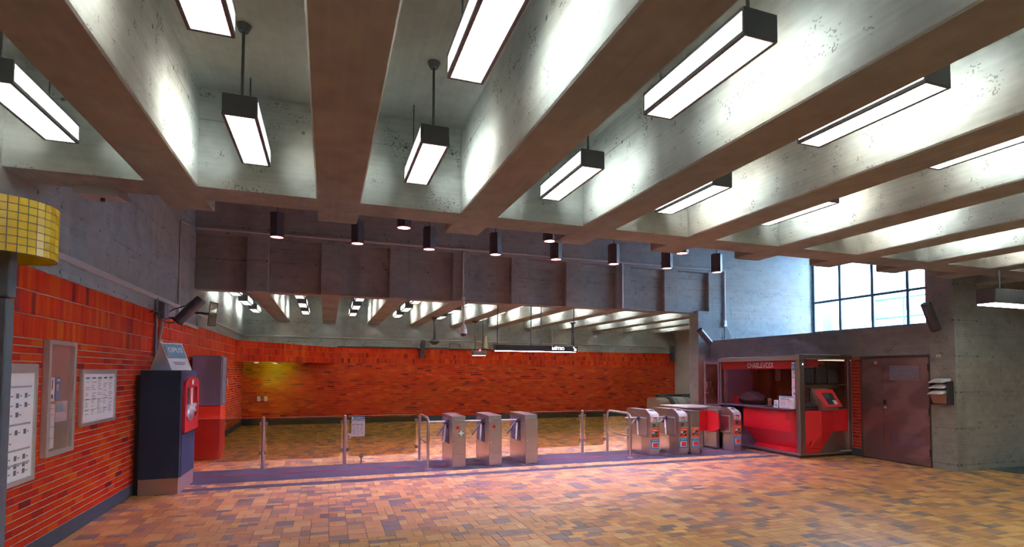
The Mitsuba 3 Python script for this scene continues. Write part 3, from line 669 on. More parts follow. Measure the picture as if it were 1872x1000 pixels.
an = trimesh.creation.annulus(0.055, 0.075, 0.004, sections=24); an.apply_transform(trimesh.transformations.rotation_matrix(PI / 2, [0, 1, 0])); an.apply_translation([XL + 0.013, 10.40, 2.21])
put(t, 'symbol', an, 'red_print', 30)
t = thing('wall_outlet', 'pair of small pale wall plates low on the left of the back brick wall', 'outlet')
for x in (-2.14, -1.93): put(t, 'plate', box(x - 0.055, x + 0.055, YB - 0.02, YB, 0.80, 0.97, 0.005), 'grey_trunking')

# ticket machine
t = thing('ticket_machine', 'tall dark navy ticket machine with a red framed opening, against the left brick wall', 'ticket machine')
KX0, KX1, KY0, KY1 = -2.56, -2.045, 9.13, 10.08
put(t, 'body', prism([(KX0, KY0), (KX1, KY0), (KX1 + 0.012, KY0 + 0.03), (KX1 + 0.012, KY1 - 0.03), (KX1, KY1), (KX0, KY1)], 2, 0.235, 1.82), 'navy')
put(t, 'rear_frame', box(XL + 0.002, KX0 + 0.01, KY0 + 0.12, KY1, 0, 1.74), 'black')
put(t, 'plinth', prism([(KX0 + 0.005, KY0 + 0.005), (KX1 - 0.005, KY0 + 0.005), (KX1 + 0.004, KY0 + 0.03), (KX1 + 0.004, KY1 - 0.03), (KX1, KY1), (KX0, KY1)], 2, 0.0, 0.236), 'brown_steel')
XF = KX1 + 0.012
arch = [(9.17, 0.89), (10.05, 0.89), (10.05, 1.60)] + [(9.61 + 0.44 * math.cos(a), 1.60 + 0.13 * math.sin(a)) for a in np.linspace(0, PI, 14)[1:-1]] + [(9.17, 1.60)]
from shapely.geometry import Polygon, box as sbox
ring = Polygon(arch).difference(sbox(9.27, 1.10, 9.93, 1.56))
m = trimesh.creation.extrude_polygon(ring, 0.05, engine='earcut'); v = m.vertices
m = trimesh.Trimesh(np.stack([XF - 0.005 + v[:, 2], v[:, 0], v[:, 1]], 1), m.faces, process=False)
# the frame follows the slanted front of the machine
put(t, 'red_frame', m, 'red_dark')
put(t, 'recess', box(XF - 0.002, XF + 0.004, 9.26, 9.94, 1.09, 1.57), 'red_dark')
put(t, 'dark_display', box(XF + 0.003, XF + 0.008, 9.32, 9.60, 1.28, 1.54), 'black'); put(t, 'slot_label', box(XF + 0.003, XF + 0.016, 9.68, 9.76, 1.22, 1.55), 'paper'); put(t, 'top_label', box(XF + 0.043, XF + 0.049, 9.54, 9.66, 1.60, 1.68), 'paper')
hd = trimesh.creation.icosphere(2, 1.0); hd.vertices[:, 0] = np.maximum(hd.vertices[:, 0], -0.2); hd.apply_scale([0.07, 0.19, 0.13]); hd.apply_translation([XF + 0.02, 9.50, 1.17])
put(t, 'hood', hd, 'aluminium', True)
put(t, 'card_reader', box(XF + 0.002, XF + 0.05, 9.74, 9.88, 1.16, 1.30, 0.008), 'white_paint'); put(t, 'reader_light', box(XF + 0.049, XF + 0.053, 9.77, 9.85, 1.19, 1.25), 'blue_print')
put(t, 'latch', box(XF, XF + 0.014, 9.60, 9.70, 0.74, 0.765), 'steel_plain'); put(t, 'lower_door', box(XF - 0.002, XF + 0.006, 9.20, 10.0, 0.28, 0.86, 0.002), 'navy')
t = thing('tent_card', 'white and blue folded tent card standing on top of the navy ticket machine', 'sign')
A0, A1 = (-2.44, 1.822), (-2.08, 1.822); AP = (-2.20, 2.235)
def slab(a, b, y0, y1, th=0.008):
    a, b = np.array(a), np.array(b); d = (b - a) / np.linalg.norm(b - a); n = np.array([-d[1], d[0]]) * th
    return hull([(p[0] + s * n[0], y, p[1] + s * n[1]) for p in (a, b) for s in (0, 1) for y in (y0, y1)])
def turned(m): m = m.copy(); m.apply_transform(trimesh.transformations.rotation_matrix(math.radians(-33), [0, 0, 1], [-2.26, 9.46, 0])); return m
put(t, 'rear_leaf', turned(slab((-2.42, 1.822), (-2.235, 2.235), 9.25, 9.62)), 'paper'); 
put(t, 'front_leaf', turned(slab((-2.235, 2.235), (-2.03, 1.822), 9.25, 9.62)), 'paper')
# its face turned to the hall carries a blue field with white capitals
fa, fb = np.array([-2.235 + 0.006, 2.235 + 0.003]), np.array([-2.03 + 0.006, 1.822 + 0.003]); dd = (fb - fa) / np.linalg.norm(fb - fa); up3 = np.array([-dd[0], 0, -dd[1]])
Lf = np.linalg.norm(fb - fa)
base = np.array([fb[0], 9.25, fb[1]]) + np.cross(UY, up3) * 0.004
put(t, 'blue_field', turned(panel(base, UY, up3, [(0.02, 0.35, 0.20, Lf - 0.02)])), 'blue_pale')
put(t, 'lettering', turned(text('OPUS', 0.08, base + np.array(UY) * 0.065 + up3 * 0.30 + np.cross(UY, up3) * 0.002, UY, up3, 0.002, True, 0.85)), 'paper')
put(t, 'fine_print', turned(panel(base, UY, up3, [(0.08, 0.29, 0.12, 0.135), (0.10, 0.27, 0.09, 0.105)])), 'ink_grey')
# grey and red cabinet behind the barrier
t = thing('service_cabinet', 'grey cabinet on a red base against the left brick wall behind the glass barrier', 'cabinet')
put(t, 'upper_body', box(-2.60, -2.06, 12.45, 12.95, 1.10, 2.13, 0.008), 'grey_box'); put(t, 'lower_body', box(-2.60, -2.06, 12.45, 12.95, 0.0, 1.095, 0.008), 'red_orange')
ud = put(t, 'upper_door', box(-2.062, -2.045, 12.49, 12.93, 1.13, 2.11, 0.004), 'grey_box'); ld = put(t, 'lower_door', box(-2.062, -2.045, 12.49, 12.93, 0.04, 1.07, 0.004), 'red_orange')
put(ud, 'handle', join(cyl((-2.045, 12.86, 1.62), (-2.0, 12.86, 1.62), 0.02, 10), box(-2.02, -2.0, 12.84, 12.88, 1.50, 1.66, 0.004)), 'steel_plain'); put(ld, 'handle', box(-2.045, -2.02, 12.84, 12.88, 0.62, 0.72, 0.004), 'steel_plain')

# ------------------------------------------------------------------ barrier line
def glass_panel(x0, x1, label):
    t = thing('glass_barrier_panel', label, 'glass panel')
    y = 11.0; z0, z1, r = 0.155, 0.945, 0.06
    pts = []
    for cx, cz, a0 in ((x1 - r, z1 - 0.02, 0), (x0 + r, z1 - 0.02, 90), (x0 + r, z0 + r, 180), (x1 - r, z0 + r, 270)):
        rr = 0.02 if cz > 0.5 else r
        ox = (r - rr) * (1 if a0 in (0, 270) else -1)
        for a in np.radians(np.linspace(a0, a0 + 90, 6)): pts.append((cx + ox + rr * math.cos(a), y, cz + rr * math.sin(a)))
    P_ = np.array(pts); n = len(P_)
    put(t, 'pane', (np.vstack([P_, [P_.mean(0)]]), np.array([[i, (i + 1) % n, n] for i in range(n)])), 'smoked_glass')
    put(t, 'top_edge', box(x0 + 0.01, x1 - 0.01, y - 0.005, y + 0.005, z1 - 0.001, z1 + 0.004), 'steel_white')
    for x in (x0 - 0.01, x1 + 0.01): [put(t, 'clamp', box(x - 0.03, x + 0.03, y - 0.02, y + 0.02, z, z + 0.065, 0.005), 'brown_steel') for z in (0.26, 0.80)]
    return t
glass_panel(-2.45, -1.15, 'smoked glass barrier panel, leftmost, in front of the red cabinet')
glass_panel(-1.05, 0.29, 'smoked glass barrier panel between the first and second steel posts')
t = glass_panel(0.42, 1.74, 'smoked glass gate with a white notice on it, left of the turnstiles')
put(t, 'bolt', join(box(0.63, 0.71, 10.97, 11.03, 0.13, 0.20, 0.004), cyl((0.67, 11.0, 0.0), (0.67, 11.0, 0.14), 0.013, 10)), 'brown_steel')
put(t, 'lock', box(0.40, 0.47, 10.95, 10.985, 0.50, 0.61, 0.006), 'steel_white'); put(t, 'lock_mark', box(0.41, 0.44, 10.944, 10.951, 0.53, 0.57), 'red_print')
glass_panel(4.14, 5.44, 'smoked glass barrier panel right of the three plain turnstiles')
glass_panel(5.57, 6.06, 'narrow smoked glass barrier panel beside the right hand rail')
t = thing('gate_notice', 'white notice with a blue heading hung on the glass gate', 'notice')
put(t, 'sheet', box(0.475, 0.73, 10.975, 10.992, 0.545, 0.935), 'paper'); put(t, 'heading', box(0.475, 0.73, 10.971, 10.976, 0.875, 0.935), 'blue_print')
put(t, 'heading_mark', panel((0, 10.971, 0), (1, 0, 0), UZ, [(0.485, 0.515, 0.888, 0.922), (0.54, 0.70, 0.9, 0.912)]), 'paper')
rc = [(0.49, 0.71, 0.845, 0.86), (0.49, 0.71, 0.77, 0.78)]; rg = [(0.49, 0.71, 0.81, 0.816), (0.49, 0.70, 0.795, 0.80)]
for i in range(3):
    for z in np.arange(0.58, 0.76, 0.016): rg.append((0.495 + i * 0.075, 0.555 + i * 0.075, z, z + 0.006))
put(t, 'headline', panel((0, 10.975, 0), (1, 0, 0), UZ, rc), 'ink'); put(t, 'fine_print', panel((0, 10.975, 0), (1, 0, 0), UZ, rg), 'ink_grey')
for x, lb in ((-1.10, 'first steel barrier post from the left'), (0.355, 'steel barrier post with the gate lock, second from the left'), (5.505, 'steel barrier post standing between the two groups of turnstiles')):
    t = thing('steel_post', lb, 'post')
    put(t, 'tube', join(cyl((x, 11, 0), (x, 11, 0.95), 0.032, 18)), 'steel_plain', 30)
    c = trimesh.creation.icosphere(2, 0.032); c.apply_scale([1, 1, 0.6]); c.apply_translation([x, 11, 0.95]); put(t, 'cap', c, 'steel_white', True)
    put(t, 'foot', cyl((x, 11, 0), (x, 11, 0.012), 0.05, 18), 'steel_plain', 30)
for x, lb in ((1.815, 'steel hoop rail left of the plain turnstiles'), (6.145, 'steel hoop rail left of the stickered turnstiles')):
    t = thing('hoop_rail', lb, 'rail')
    put(t, 'hoop', tube([(x, 10.02, 0), (x, 10.02, 0.95), (x, 11.0, 0.95), (x, 11.0, 0)], 0.026, 14, 0.14, 8), 'steel_plain', 40)
    put(t, 'mid_rail', cyl((x, 10.02, 0.47), (x, 11.0, 0.47), 0.017, 12), 'steel_plain', 30)
    for y in (10.02, 11.0): put(t, 'foot', cyl((x, y, 0), (x, y, 0.014), 0.055, 18), 'steel_white', 30)

# ------------------------------------------------------------------ turnstiles
def tripod(t, x, y, z, down=True, reach=0.42):
    """Hub on the left side of a turnstile with one level arm and two lowered ones."""
    t = put(t, 'tripod', join(cyl((x + 0.01, y, z - 0.03), (x - 0.07, y, z + 0.0), 0.055, 16), cyl((x + 0.02, y + 0.1, z - 0.09), (x - 0.03, y + 0.1, z - 0.09), 0.045, 14)), 'black', 30)
    h = (x - 0.05, y, z)
    put(t, 'arm', cyl(h, (x - reach, y, z + 0.005), 0.019, 12), 'steel_white', 30)
    put(t, 'arm', cyl(h, (x - 0.12, y - 0.14, z - 0.38), 0.019, 12), 'steel_white', 30)
    put(t, 'arm', cyl(h, (x - 0.17, y + 0.28, z - 0.30), 0.019, 12), 'steel_white', 30)
def plain_turnstile(x0, x1, label, dot, extra):
    t = thing('turnstile', label, 'turnstile', None)
    # side profile: step near the top of the front
    put(t, 'body', prism([(10.0, 0.0), (10.95, 0.0), (10.95, 0.96), (10.035, 0.96), (10.03, 0.885), (10.0, 0.865)], 0, x0, x1), 'steel')
    put(t, 'lid', box(x0 - 0.004, x1 + 0.004, 10.03, 10.955, 0.958, 0.972, 0.004), 'steel_plain')
    put(t, 'front_plate', box(x0 + 0.012, x1 - 0.012, 9.994, 10.002, 0.26, 0.56, 0.002), 'steel'); put(t, 'kick_plate', box(x0 + 0.006, x1 - 0.006, 9.993, 10.002, 0.012, 0.245, 0.002), 'steel')
    put(t, 'side_plate', box(x0 - 0.006, x0 + 0.002, 10.30, 10.86, 0.42, 0.90, 0.002), 'slate_band')
    put(t, 'lock', cyl((x0 + 0.03, 9.988, 0.46), (x0 + 0.03, 9.996, 0.46), 0.011, 12), 'steel_white', 30)
    if dot: put(t, 'red_light', cyl((x0 + 0.10, 9.99, 0.755), (x0 + 0.10, 10.002, 0.755), 0.033, 20), 'red_dark', 30)
    if extra:
        put(t, 'sticker', panel((0, 9.9985, 0), (1, 0, 0), UZ, [(x0 + 0.125, x0 + 0.215, 0.60, 0.70)], 0.002), 'green_print')
        put(t, 'sticker_cross', panel((0, 9.9965, 0), (1, 0, 0), UZ, [(x0 + 0.153, x0 + 0.187, 0.60, 0.70), (x0 + 0.125, x0 + 0.215, 0.633, 0.667)], 0.0015), 'paper')
    tripod(t, x0, 10.36, 0.845)
    return t
plain_turnstile(2.275, 2.535, 'plain steel turnstile with a red dot and a green and white cross sticker', True, True)
plain_turnstile(3.00, 3.26, 'plain steel turnstile with only a red dot, middle of the plain three', True, False)
plain_turnstile(3.755, 4.015, 'plain steel turnstile without any dot, rightmost of the plain three', False, False)
def stickers(t, x0, x1, y):
    w = x1 - x0; a, b = x0 + 0.01, x1 - 0.006
    put(t, 'orange_sticker', box(a, b, y - 0.003, y + 0.002, 0.375, 0.595), 'orange_print'); put(t, 'blue_sticker', box(a, b, y - 0.003, y + 0.002, 0.14, 0.368), 'blue_print')
    fr = [(a - 0.003, b + 0.003, 0.368, 0.375), (a - 0.003, b + 0.003, 0.595, 0.601), (a - 0.003, b + 0.003, 0.134, 0.14)]
    tri = []
    for z in (0.545, 0.325):
        for i in range(3):
            xc = a + (b - a) * (0.27 + 0.24 * i)
            tri.append(hull([(xc - 0.018, y - 0.005, z), (xc + 0.018, y - 0.005, z), (xc, y - 0.005, z + 0.024), (xc - 0.018, y - 0.003, z), (xc + 0.018, y - 0.003, z), (xc, y - 0.003, z + 0.024)]))
    put(t, 'sticker_marks', join(tri, panel((0, y - 0.003, 0), (1, 0, 0), UZ, fr)), 'paper')
    put(t, 'picture', panel((0, y - 0.003, 0), (1, 0, 0), UZ, [(a + 0.03, b - 0.025, 0.415, 0.53)]), 'slate_band')
    put(t, 'picture_sky', panel((0, y - 0.005, 0), (1, 0, 0), UZ, [(a + 0.035, a + 0.10, 0.47, 0.525)]), 'paper_grey')
    put(t, 'picture_band', hull([(a + 0.05, y - 0.007, 0.42), (a + 0.10, y - 0.007, 0.42), (b - 0.03, y - 0.007, 0.50), (b - 0.03, y - 0.007, 0.47), (a + 0.05, y - 0.004, 0.42), (a + 0.10, y - 0.004, 0.42), (b - 0.03, y - 0.004, 0.50), (b - 0.03, y - 0.004, 0.47)]), 'orange_print')
    put(t, 'ticket_frame', panel((0, y - 0.003, 0), (1, 0, 0), UZ, [(a + 0.03, b - 0.025, 0.175, 0.29)]), 'paper')
    put(t, 'ticket_print', panel((0, y - 0.005, 0), (1, 0, 0), UZ, [(a + 0.055, b - 0.035, 0.185, 0.28)]), 'red_print')
def reader_turnstile(x0, x1, y0, y1, label, arms=True):
    t = thing('reader_turnstile', label, 'turnstile')
    zt = 0.99
    prof = [(y0, 0.0), (y0 + 0.36, 0.0), (y0 + 0.36, 0.40), (y1, 0.40), (y1, zt), (y0 + 0.30, zt), (y0 + 0.24, zt + 0.012), (y0 + 0.10, 0.945), (y0 + 0.03, 0.90), (y0, 0.84)]
    put(t, 'body', prism(prof, 0, x0, x1), 'steel')
    put(t, 'rear_leg', box(x0, x1, y1 - 0.14, y1, 0, 0.41, 0.004), 'steel')
    put(t, 'low_plate', box(x0 + 0.03, x1 - 0.03, y0 + 0.3, y1 - 0.1, 0.0, 0.42), 'steel_plain')
    put(t, 'side_housing', box(x0 - 0.03, x0 + 0.01, y0 + 0.10, y0 + 0.42, 0.40, 0.82, 0.02), 'steel')
    # sloping white top with its reader
    put(t, 'top_cover', hull([(x, y, z) for x in (x0 + 0.002, x1 - 0.002) for y, z in ((y0 - 0.003, 0.80), (y0 - 0.003, 0.845), (y0 + 0.028, 0.905), (y0 + 0.10, 0.950), (y0 + 0.10, 0.93), (y0 + 0.01, 0.80))]), 'steel_white')
    put(t, 'reader', hull([(x, y, z) for x in (x0 + 0.025, x1 - 0.025) for y, z in ((y0 + 0.10, 0.953), (y0 + 0.235, 1.008), (y0 + 0.24, 0.995), (y0 + 0.11, 0.94))]), 'white_paint')
    put(t, 'reader_screen', hull([(x, y, z) for x in (x0 + 0.07, x1 - 0.05) for y, z in ((y0 + 0.135, 0.970), (y0 + 0.20, 0.997), (y0 + 0.20, 0.985), (y0 + 0.135, 0.96))]), 'slate')
    xm = (x0 + x1) / 2
    put(t, 'card_badge', hull([(xm + a, y0 - 0.005 + c, z) for c in (0, 0.004) for a, z in ((-0.05, 0.82), (0.05, 0.82), (0.05, 0.84), (-0.05, 0.84))] + [(xm + a, y0 + 0.004, 0.81) for a in (-.05, .05)]), 'blue_print')
    put(t, 'card_flash', hull([(xm + a, y0 - 0.008, z) for a, z in ((-0.03, 0.838), (0.03, 0.838), (0, 0.79))] + [(xm + a, y0, z) for a, z in ((-0.03, 0.845), (0.03, 0.845), (0, 0.79))]), 'red_bright')
    put(t, 'badge_panel', box(x0 + 0.004, x1 - 0.004, y0 - 0.003, y0 + 0.004, 0.735, 0.80), 'white_paint'); put(t, 'badge_stripes', panel((0, y0 - 0.003, 0), (1, 0, 0), UZ, [(xm - 0.04, xm - 0.018, 0.737, 0.795), (xm + 0.018, xm + 0.04, 0.737, 0.795)]), 'blue_print')
    put(t, 'light', cyl((xm - 0.02, y0 - 0.006, 0.665), (xm - 0.02, y0 + 0.004, 0.665), 0.036, 20), 'black', 30)
    put(t, 'light_arrow', panel((0, y0 - 0.006, 0), (1, 0, 0), UZ, [(xm - 0.04, xm - 0.005, 0.662, 0.668)]), 'green_print')
    stickers(t, x0, x1, y0)
    if arms: tripod(t, x0, y0 + 0.45, 0.80, reach=0.36)
    return t
reader_turnstile(6.73, 6.965, 10.14, 11.12, 'stickered card reader turnstile, leftmost, beside the right hoop rail')
reader_turnstile(7.44, 7.675, 10.10, 11.12, 'stickered card reader turnstile, second from the right hoop rail')
t = thing('turnstile', 'steel turnstile with stickers but a flat plain top, tight beside the second card reader', 'turnstile')
put(t, 'body', box(7.765, 8.0, 10.10, 11.05, 0, 0.955, 0.005), 'steel'); put(t, 'lid', box(7.760, 8.005, 10.095, 11.055, 0.95, 0.965, 0.004), 'steel_plain')
put(t, 'front_plate', box(7.775, 7.99, 10.094, 10.102, 0.63, 0.80, 0.002), 'steel'); put(t, 'link_plate', box(7.68, 7.762, 10.16, 11.0, 0.03, 0.90, 0.004), 'steel')
stickers(t, 7.765, 8.0, 10.10)
t = reader_turnstile(8.99, 9.21, 10.14, 11.05, 'stickered card reader turnstile, rightmost, against the ticket booth', False)
t = thing('steel_cabinet', 'low steel cabinet with a pale top behind the rightmost card reader', 'cabinet')
put(t, 'body', box(8.86, 9.40, 11.06, 11.50, 0, 0.95, 0.005), 'steel'); put(t, 'top', box(8.40, 9.45, 11.06, 12.2, 0.95, 0.975, 0.004), 'steel_white'); put(t, 'rear', box(8.46, 9.40, 11.52, 12.15, 0.0, 0.95, 0.004), 'steel')
put(t, 'end_plate', box(8.88, 8.97, 10.6, 11.06, 0.02, 0.93, 0.004), 'steel')
t = thing('red_gate', 'small red swing gate leaf left of the rightmost card reader', 'gate')
put(t, 'leaf', prism([(10.42, 0.86), (10.86, 0.93), (10.86, 0.40), (10.62, 0.40), (10.42, 0.50)], 0, 8.80, 8.845), 'red_panel')
put(t, 'hinge', cyl((8.835, 10.89, 0.35), (8.835, 10.89, 0.93), 0.02, 12), 'steel_plain', 30)
put(t, 'facing', box(8.56, 8.82, 10.82, 10.86, 0.42, 0.90, 0.006), 'red_panel')

# ------------------------------------------------------------------ escalator head behind the turnstiles
t = thing('escalator', 'top of an escalator with black handrails and metal drums, behind the card reader turnstiles', 'escalator')
EY, EZ, ER = 15.3, 0.60, 0.40
def drum(x0, x1, r, mat, part, lab=None):
    th = np.linspace(-PI / 2, PI / 2, 15)
    pr = [(EY - r * math.cos(a), EZ + r * math.sin(a)) for a in th] + [(EY + 0.30, EZ + r), (EY + 0.42, EZ + r * 0.8), (EY + 0.42, EZ - r)]
    put(t, part, prism(pr, 0, x0, x1), mat, 35, lab)
drum(10.30, 10.72, ER, 'brown_steel', 'cladding'); drum(10.72, 10.84, ER + 0.06, 'rubber', 'handrail'); drum(10.84, 11.62, ER + 0.0, 'grey_paint', 'comb_hood'); drum(11.08, 11.34, ER + 0.012, 'paper_grey', 'hood_strip')
drum(11.62, 11.74, ER + 0.06, 'rubber', 'handrail'); drum(11.74, 12.3, ER + 0.02, 'steel_white', 'cladding')
for i in range(5): drum(11.78 + i * 0.1, 11.80 + i * 0.1, ER + 0.026, 'grey_box', 'slot')
put(t, 'base', box(10.3, 12.3, EY - 0.2, EY + 0.42, 0, EZ), 'brown_steel')
put(t, 'rear_rail', box(10.66, 12.4, EY + 0.42, EY + 0.5, EZ + ER, EZ + ER + 0.08, 0.01), 'black'); put(t, 'warning_dot', at(trimesh.creation.icosphere(1, 0.03), 11.80, EY - ER - 0.01, EZ + 0.12), 'yellow_1', True)

# ------------------------------------------------------------------ ticket booth
BX, BY, BYE = 9.62, 8.87, 11.34            # front face plane, side face plane, left end of the front
UL = (0, -1, 0)                            # reading direction on the front face, seen from the hall
t = thing('ticket_booth', 'steel framed ticket booth with red panels, glass windows and the name CHARLEVOIX', 'ticket booth')
put(t, 'header', join(box(BX - 0.04, BX + 0.12, BY - 0.04, BYE + 0.02, 2.105, 2.195, 0.006), box(BX - 0.04, XR - .006, BY - 0.04, BY + 0.12, 2.135, 2.235, 0.006)), 'steel_dark')
put(t, 'header_trim', join(box(BX + 0.10, XR - 0.35, BY - 0.045, BY - 0.035, 2.222, 2.24), box(BX + 0.14, XR - 0.35, BY - 0.045, BY - 0.035, 2.13, 2.142)), 'steel_white')
put(t, 'roof', box(BX + 0.02, XR - .006, BY + 0.02, BYE, 2.19, 2.215), 'grey_paint')
put(t, 'corner_post', box(BX - 0.005, BX + 0.15, BY - 0.01, BY + 0.10, 0.06, 2.12, 0.012), 'steel_dark')
put(t, 'post', box(XR - 0.10, XR - 0.005, BY - 0.005, BY + 0.08, 0.06, 2.14, 0.008), 'door_steel'); put(t, 'post', box(BX, BX + 0.05, BYE - 0.06, BYE, 0.06, 2.11, 0.006), 'door_dark')
put(t, 'base', join(box(BX + 0.02, XR - .006, BY + 0.03, BYE, 0.0, 0.06)), 'black'); put(t, 'sill', join(box(BX - 0.01, BX + 0.06, BY, 10.42, 0.055, 0.10, 0.004), box(BX, XR - .006, BY - 0.01, BY + 0.05, 0.055, 0.10, 0.004)), 'steel')
# red front: slopes back under its upper band and at both ends
zc, zm, zl = 1.015, 0.535, 0.17
ya, yb, yc, yd = 10.52, 10.30, 9.10, 8.97
xo, xi = BX - 0.0, BX + 0.20
put(t, 'front_panel', hull([(xo, ya, zc), (xo, yc, zc), (xo, ya, zm), (xo, yc, zm), (xo + 0.03, ya, zc), (xo + 0.03, yc, zc), (xo + 0.03, ya, zm), (xo + 0.03, yc, zm)]), 'red_panel')
put(t, 'front_slope', hull([(xo, ya, zm), (xo, yc, zm), (xi, yb, zl), (xi, yd, zl), (xo + 0.03, ya, zm), (xo + 0.03, yc, zm), (xi + 0.03, yb, zl), (xi + 0.03, yd, zl)]), 'red_panel')
put(t, 'front_foot', hull([(xi, yb, zl), (xi, yd, zl), (xi - 0.14, yb, 0.10), (xi - 0.14, yd, 0.10), (xi + 0.03, yb, zl), (xi + 0.03, yd, zl), (xi, yb, 0.10), (xi, yd, 0.10)]), 'red_panel')
put(t, 'front_cheek', hull([(xo, yc, zc), (xo, yc, zm), (xi - 0.02, yd - 0.03, zc), (xi - 0.02, yd - 0.03, 0.2), (xo + 0.02, yc + 0.02, zc), (xo + 0.02, yc + 0.02, zm)]), 'red_panel')
put(t, 'front_cheek', hull([(xo, ya, zc), (xo, ya, zm), (xi, yb, zl), (xi + 0.2, ya, zc), (xi + 0.2, yb, zl), (xo + 0.02, ya - 0.02, zc)]), 'red_dark')
put(t, 'front_badge', box(xo - 0.003, xo + 0.002, 9.12, 9.25, 0.80, 0.98), 'red_dark')
# red side: a cupboard that narrows downwards, and a short panel
s0, s1, s2 = BX + 0.15, 10.10, 10.58
put(t, 'side_panel', prism([(s0, 0.10), (10.24, 0.10), (10.24, 0.19), (10.60, 0.55), (10.60, zc), (s0, zc)], 1, BY + 0.03, BY + 0.06), 'red_panel')
put(t, 'side_front', hull([(s0, BY + 0.03, zc), (s1, BY - 0.12, zc), (s1, BY - 0.12, 0.52), (s0, BY + 0.03, 0.26), (s0, BY + 0.05, zc), (s1, BY + 0.04, zc), (s1, BY + 0.04, 0.50), (s0, BY + 0.05, 0.26)]), 'red_bright')
put(t, 'side_front', hull([(s1, BY - 0.12, zc), (s2, BY - 0.0, zc), (s2, BY - 0.0, 0.55), (s1, BY - 0.12, 0.52), (10.25, BY + 0.01, 0.18), (9.90, BY + 0.01, 0.20), (s1, BY + 0.04, zc), (s2, BY + 0.04, zc), (s2, BY + 0.04, 0.55), (10.25, BY + 0.05, 0.18), (9.90, BY + 0.05, 0.20)]), 'red_panel')
put(t, 'side_band', box(s2, XR - 0.10, BY + 0.02, BY + 0.05, 0.55, zc + 0.015, 0.004), 'red_panel')
put(t, 'side_plate', box(10.2, XR - 0.09, BY + 0.06, BY + 0.075, 0.10, 0.56), 'steel'); put(t, 'side_bar', box(10.75, XR - 0.02, BY - 0.008, BY + 0.0, 0.10, 0.125), 'steel_white')
put(t, 'counter', join(box(BX - 0.07, BX + 0.55, BY + 0.12, BYE, zc, zc + 0.028, 0.004), box(BX + 0.15, XR - 0.1, BY + 0.02, BY + 0.5, zc + 0.012, zc + 0.03, 0.004)), 'slate_band')
put(t, 'inner_shell', join(box(BX + 0.30, BX + 0.33, BY + 0.1, BYE, 0.06, zc), box(BX + 0.3, XR - .006, BY + 0.09, BY + 0.11, 0.06, zc)), 'door_dark')
put(t, 'red_band', join(box(BX + 0.03, BX + 0.05, BY + 0.1, BYE - 0.06, 1.92, 2.10)), 'red_dark', label='red band behind the glass under the header')
put(t, 'red_band', box(BX + 0.16, BX + 0.60, BY + 0.05, BY + 0.07, 1.96, 2.13), 'red_dark')
put(t, 'lettering', text('CHARLEVOIX', 0.122, (BX + 0.027, 10.40, 1.945), UL, UZ, 0.004, True, 0.74), 'white_paint', label='white capitals CHARLEVOIX')
put(t, 'front_glass', (np.array([(BX + 0.02, BY + 0.1, zc + .03), (BX + 0.02, BYE - .06, zc + .03), (BX + 0.02, BYE - .06, 2.11), (BX + 0.02, BY + 0.1, 2.11)]), np.array([[0, 1, 2, 3]])), 'booth_glass')
put(t, 'side_glass', (np.array([(BX + 0.15, BY + 0.02, zc + .03), (XR - 0.1, BY + 0.02, zc + .03), (XR - 0.1, BY + 0.02, 2.14), (BX + 0.15, BY + 0.02, 2.14)]), np.array([[0, 1, 2, 3]])), 'booth_glass')
glow(t, 'post_light', box(BX + 0.085, BX + 0.105, BY - 0.016, BY - 0.01, 2.0, 2.04), (0.6, 1.6, 3.0))
glow(t, 'inner_light', box(11.6, 12.6, 9.6, 10.2, 2.14, 2.16), np.array([1.0, 0.85, 0.65]) * 0.6)
# ticket terminal on the side counter
t = thing('ticket_terminal', 'red framed card terminal tilted on a steel stand at the right of the ticket booth', 'terminal')
q0, q1, q2, q3 = np.array([9.96, 8.80, 1.47]), np.array([10.40, 8.74, 1.47]), np.array([10.52, 8.60, 1.105]), np.array([10.12, 8.66, 1.095])
nn = np.cross(q1 - q0, q3 - q0); nn /= np.linalg.norm(nn); nn = nn if nn[1] < 0 else -nn
W = lambda a, b, d=0.0: q0 + (q1 - q0) * a + (q3 - q0) * b + ((q2 - q3) - (q1 - q0)) * a * b + nn * d
put(t, 'body', hull([W(a, b, d) for a in (0, 1) for b in (0, 1) for d in (-0.004,)] + [(9.93, 8.86, 1.50), (10.34, 8.86, 1.50), (10.46, 8.86, 1.05), (10.14, 8.86, 1.05)]), 'brown_steel')
def wslab(a0, a1, b0, b1, d0, d1): return hull([W(a, b, d) for a in (a0, a1) for b in (b0, b1) for d in (d0, d1)])
put(t, 'frame', join(wslab(0, 1, 0, .2, -.004, .02), wslab(0, 1, .86, 1, -.004, .02), wslab(0, .24, .1, .9, -.004, .02), wslab(.84, 1, .1, .9, -.004, .02)), 'red_bright')
put(t, 'face', wslab(.2, .86, .17, .88, -.004, .006), 'black'); put(t, 'screen', wslab(.28, .62, .23, .50, .004, .010), 'slate'); put(t, 'keypad', wslab(.30, .58, .55, .83, .004, .012), 'navy')
put(t, 'card_slot', wslab(.62, .82, .62, .86, .004, .014), 'paper'); put(t, 'key', wslab(.80, .84, .45, .49, .006, .025), 'steel_white')
put(t, 'stand', hull([(10.13, 8.75, 1.02), (10.52, 8.72, 1.02), (10.52, 8.86, 1.02), (10.13, 8.86, 1.02), (10.13, 8.72, 1.10), (10.52, 8.66, 1.10), (10.52, 8.86, 1.10), (10.13, 8.86, 1.10)]), 'brown_steel')
t = thing('booth_notice', 'white notice with a blue heading standing on the booth counter', 'notice')
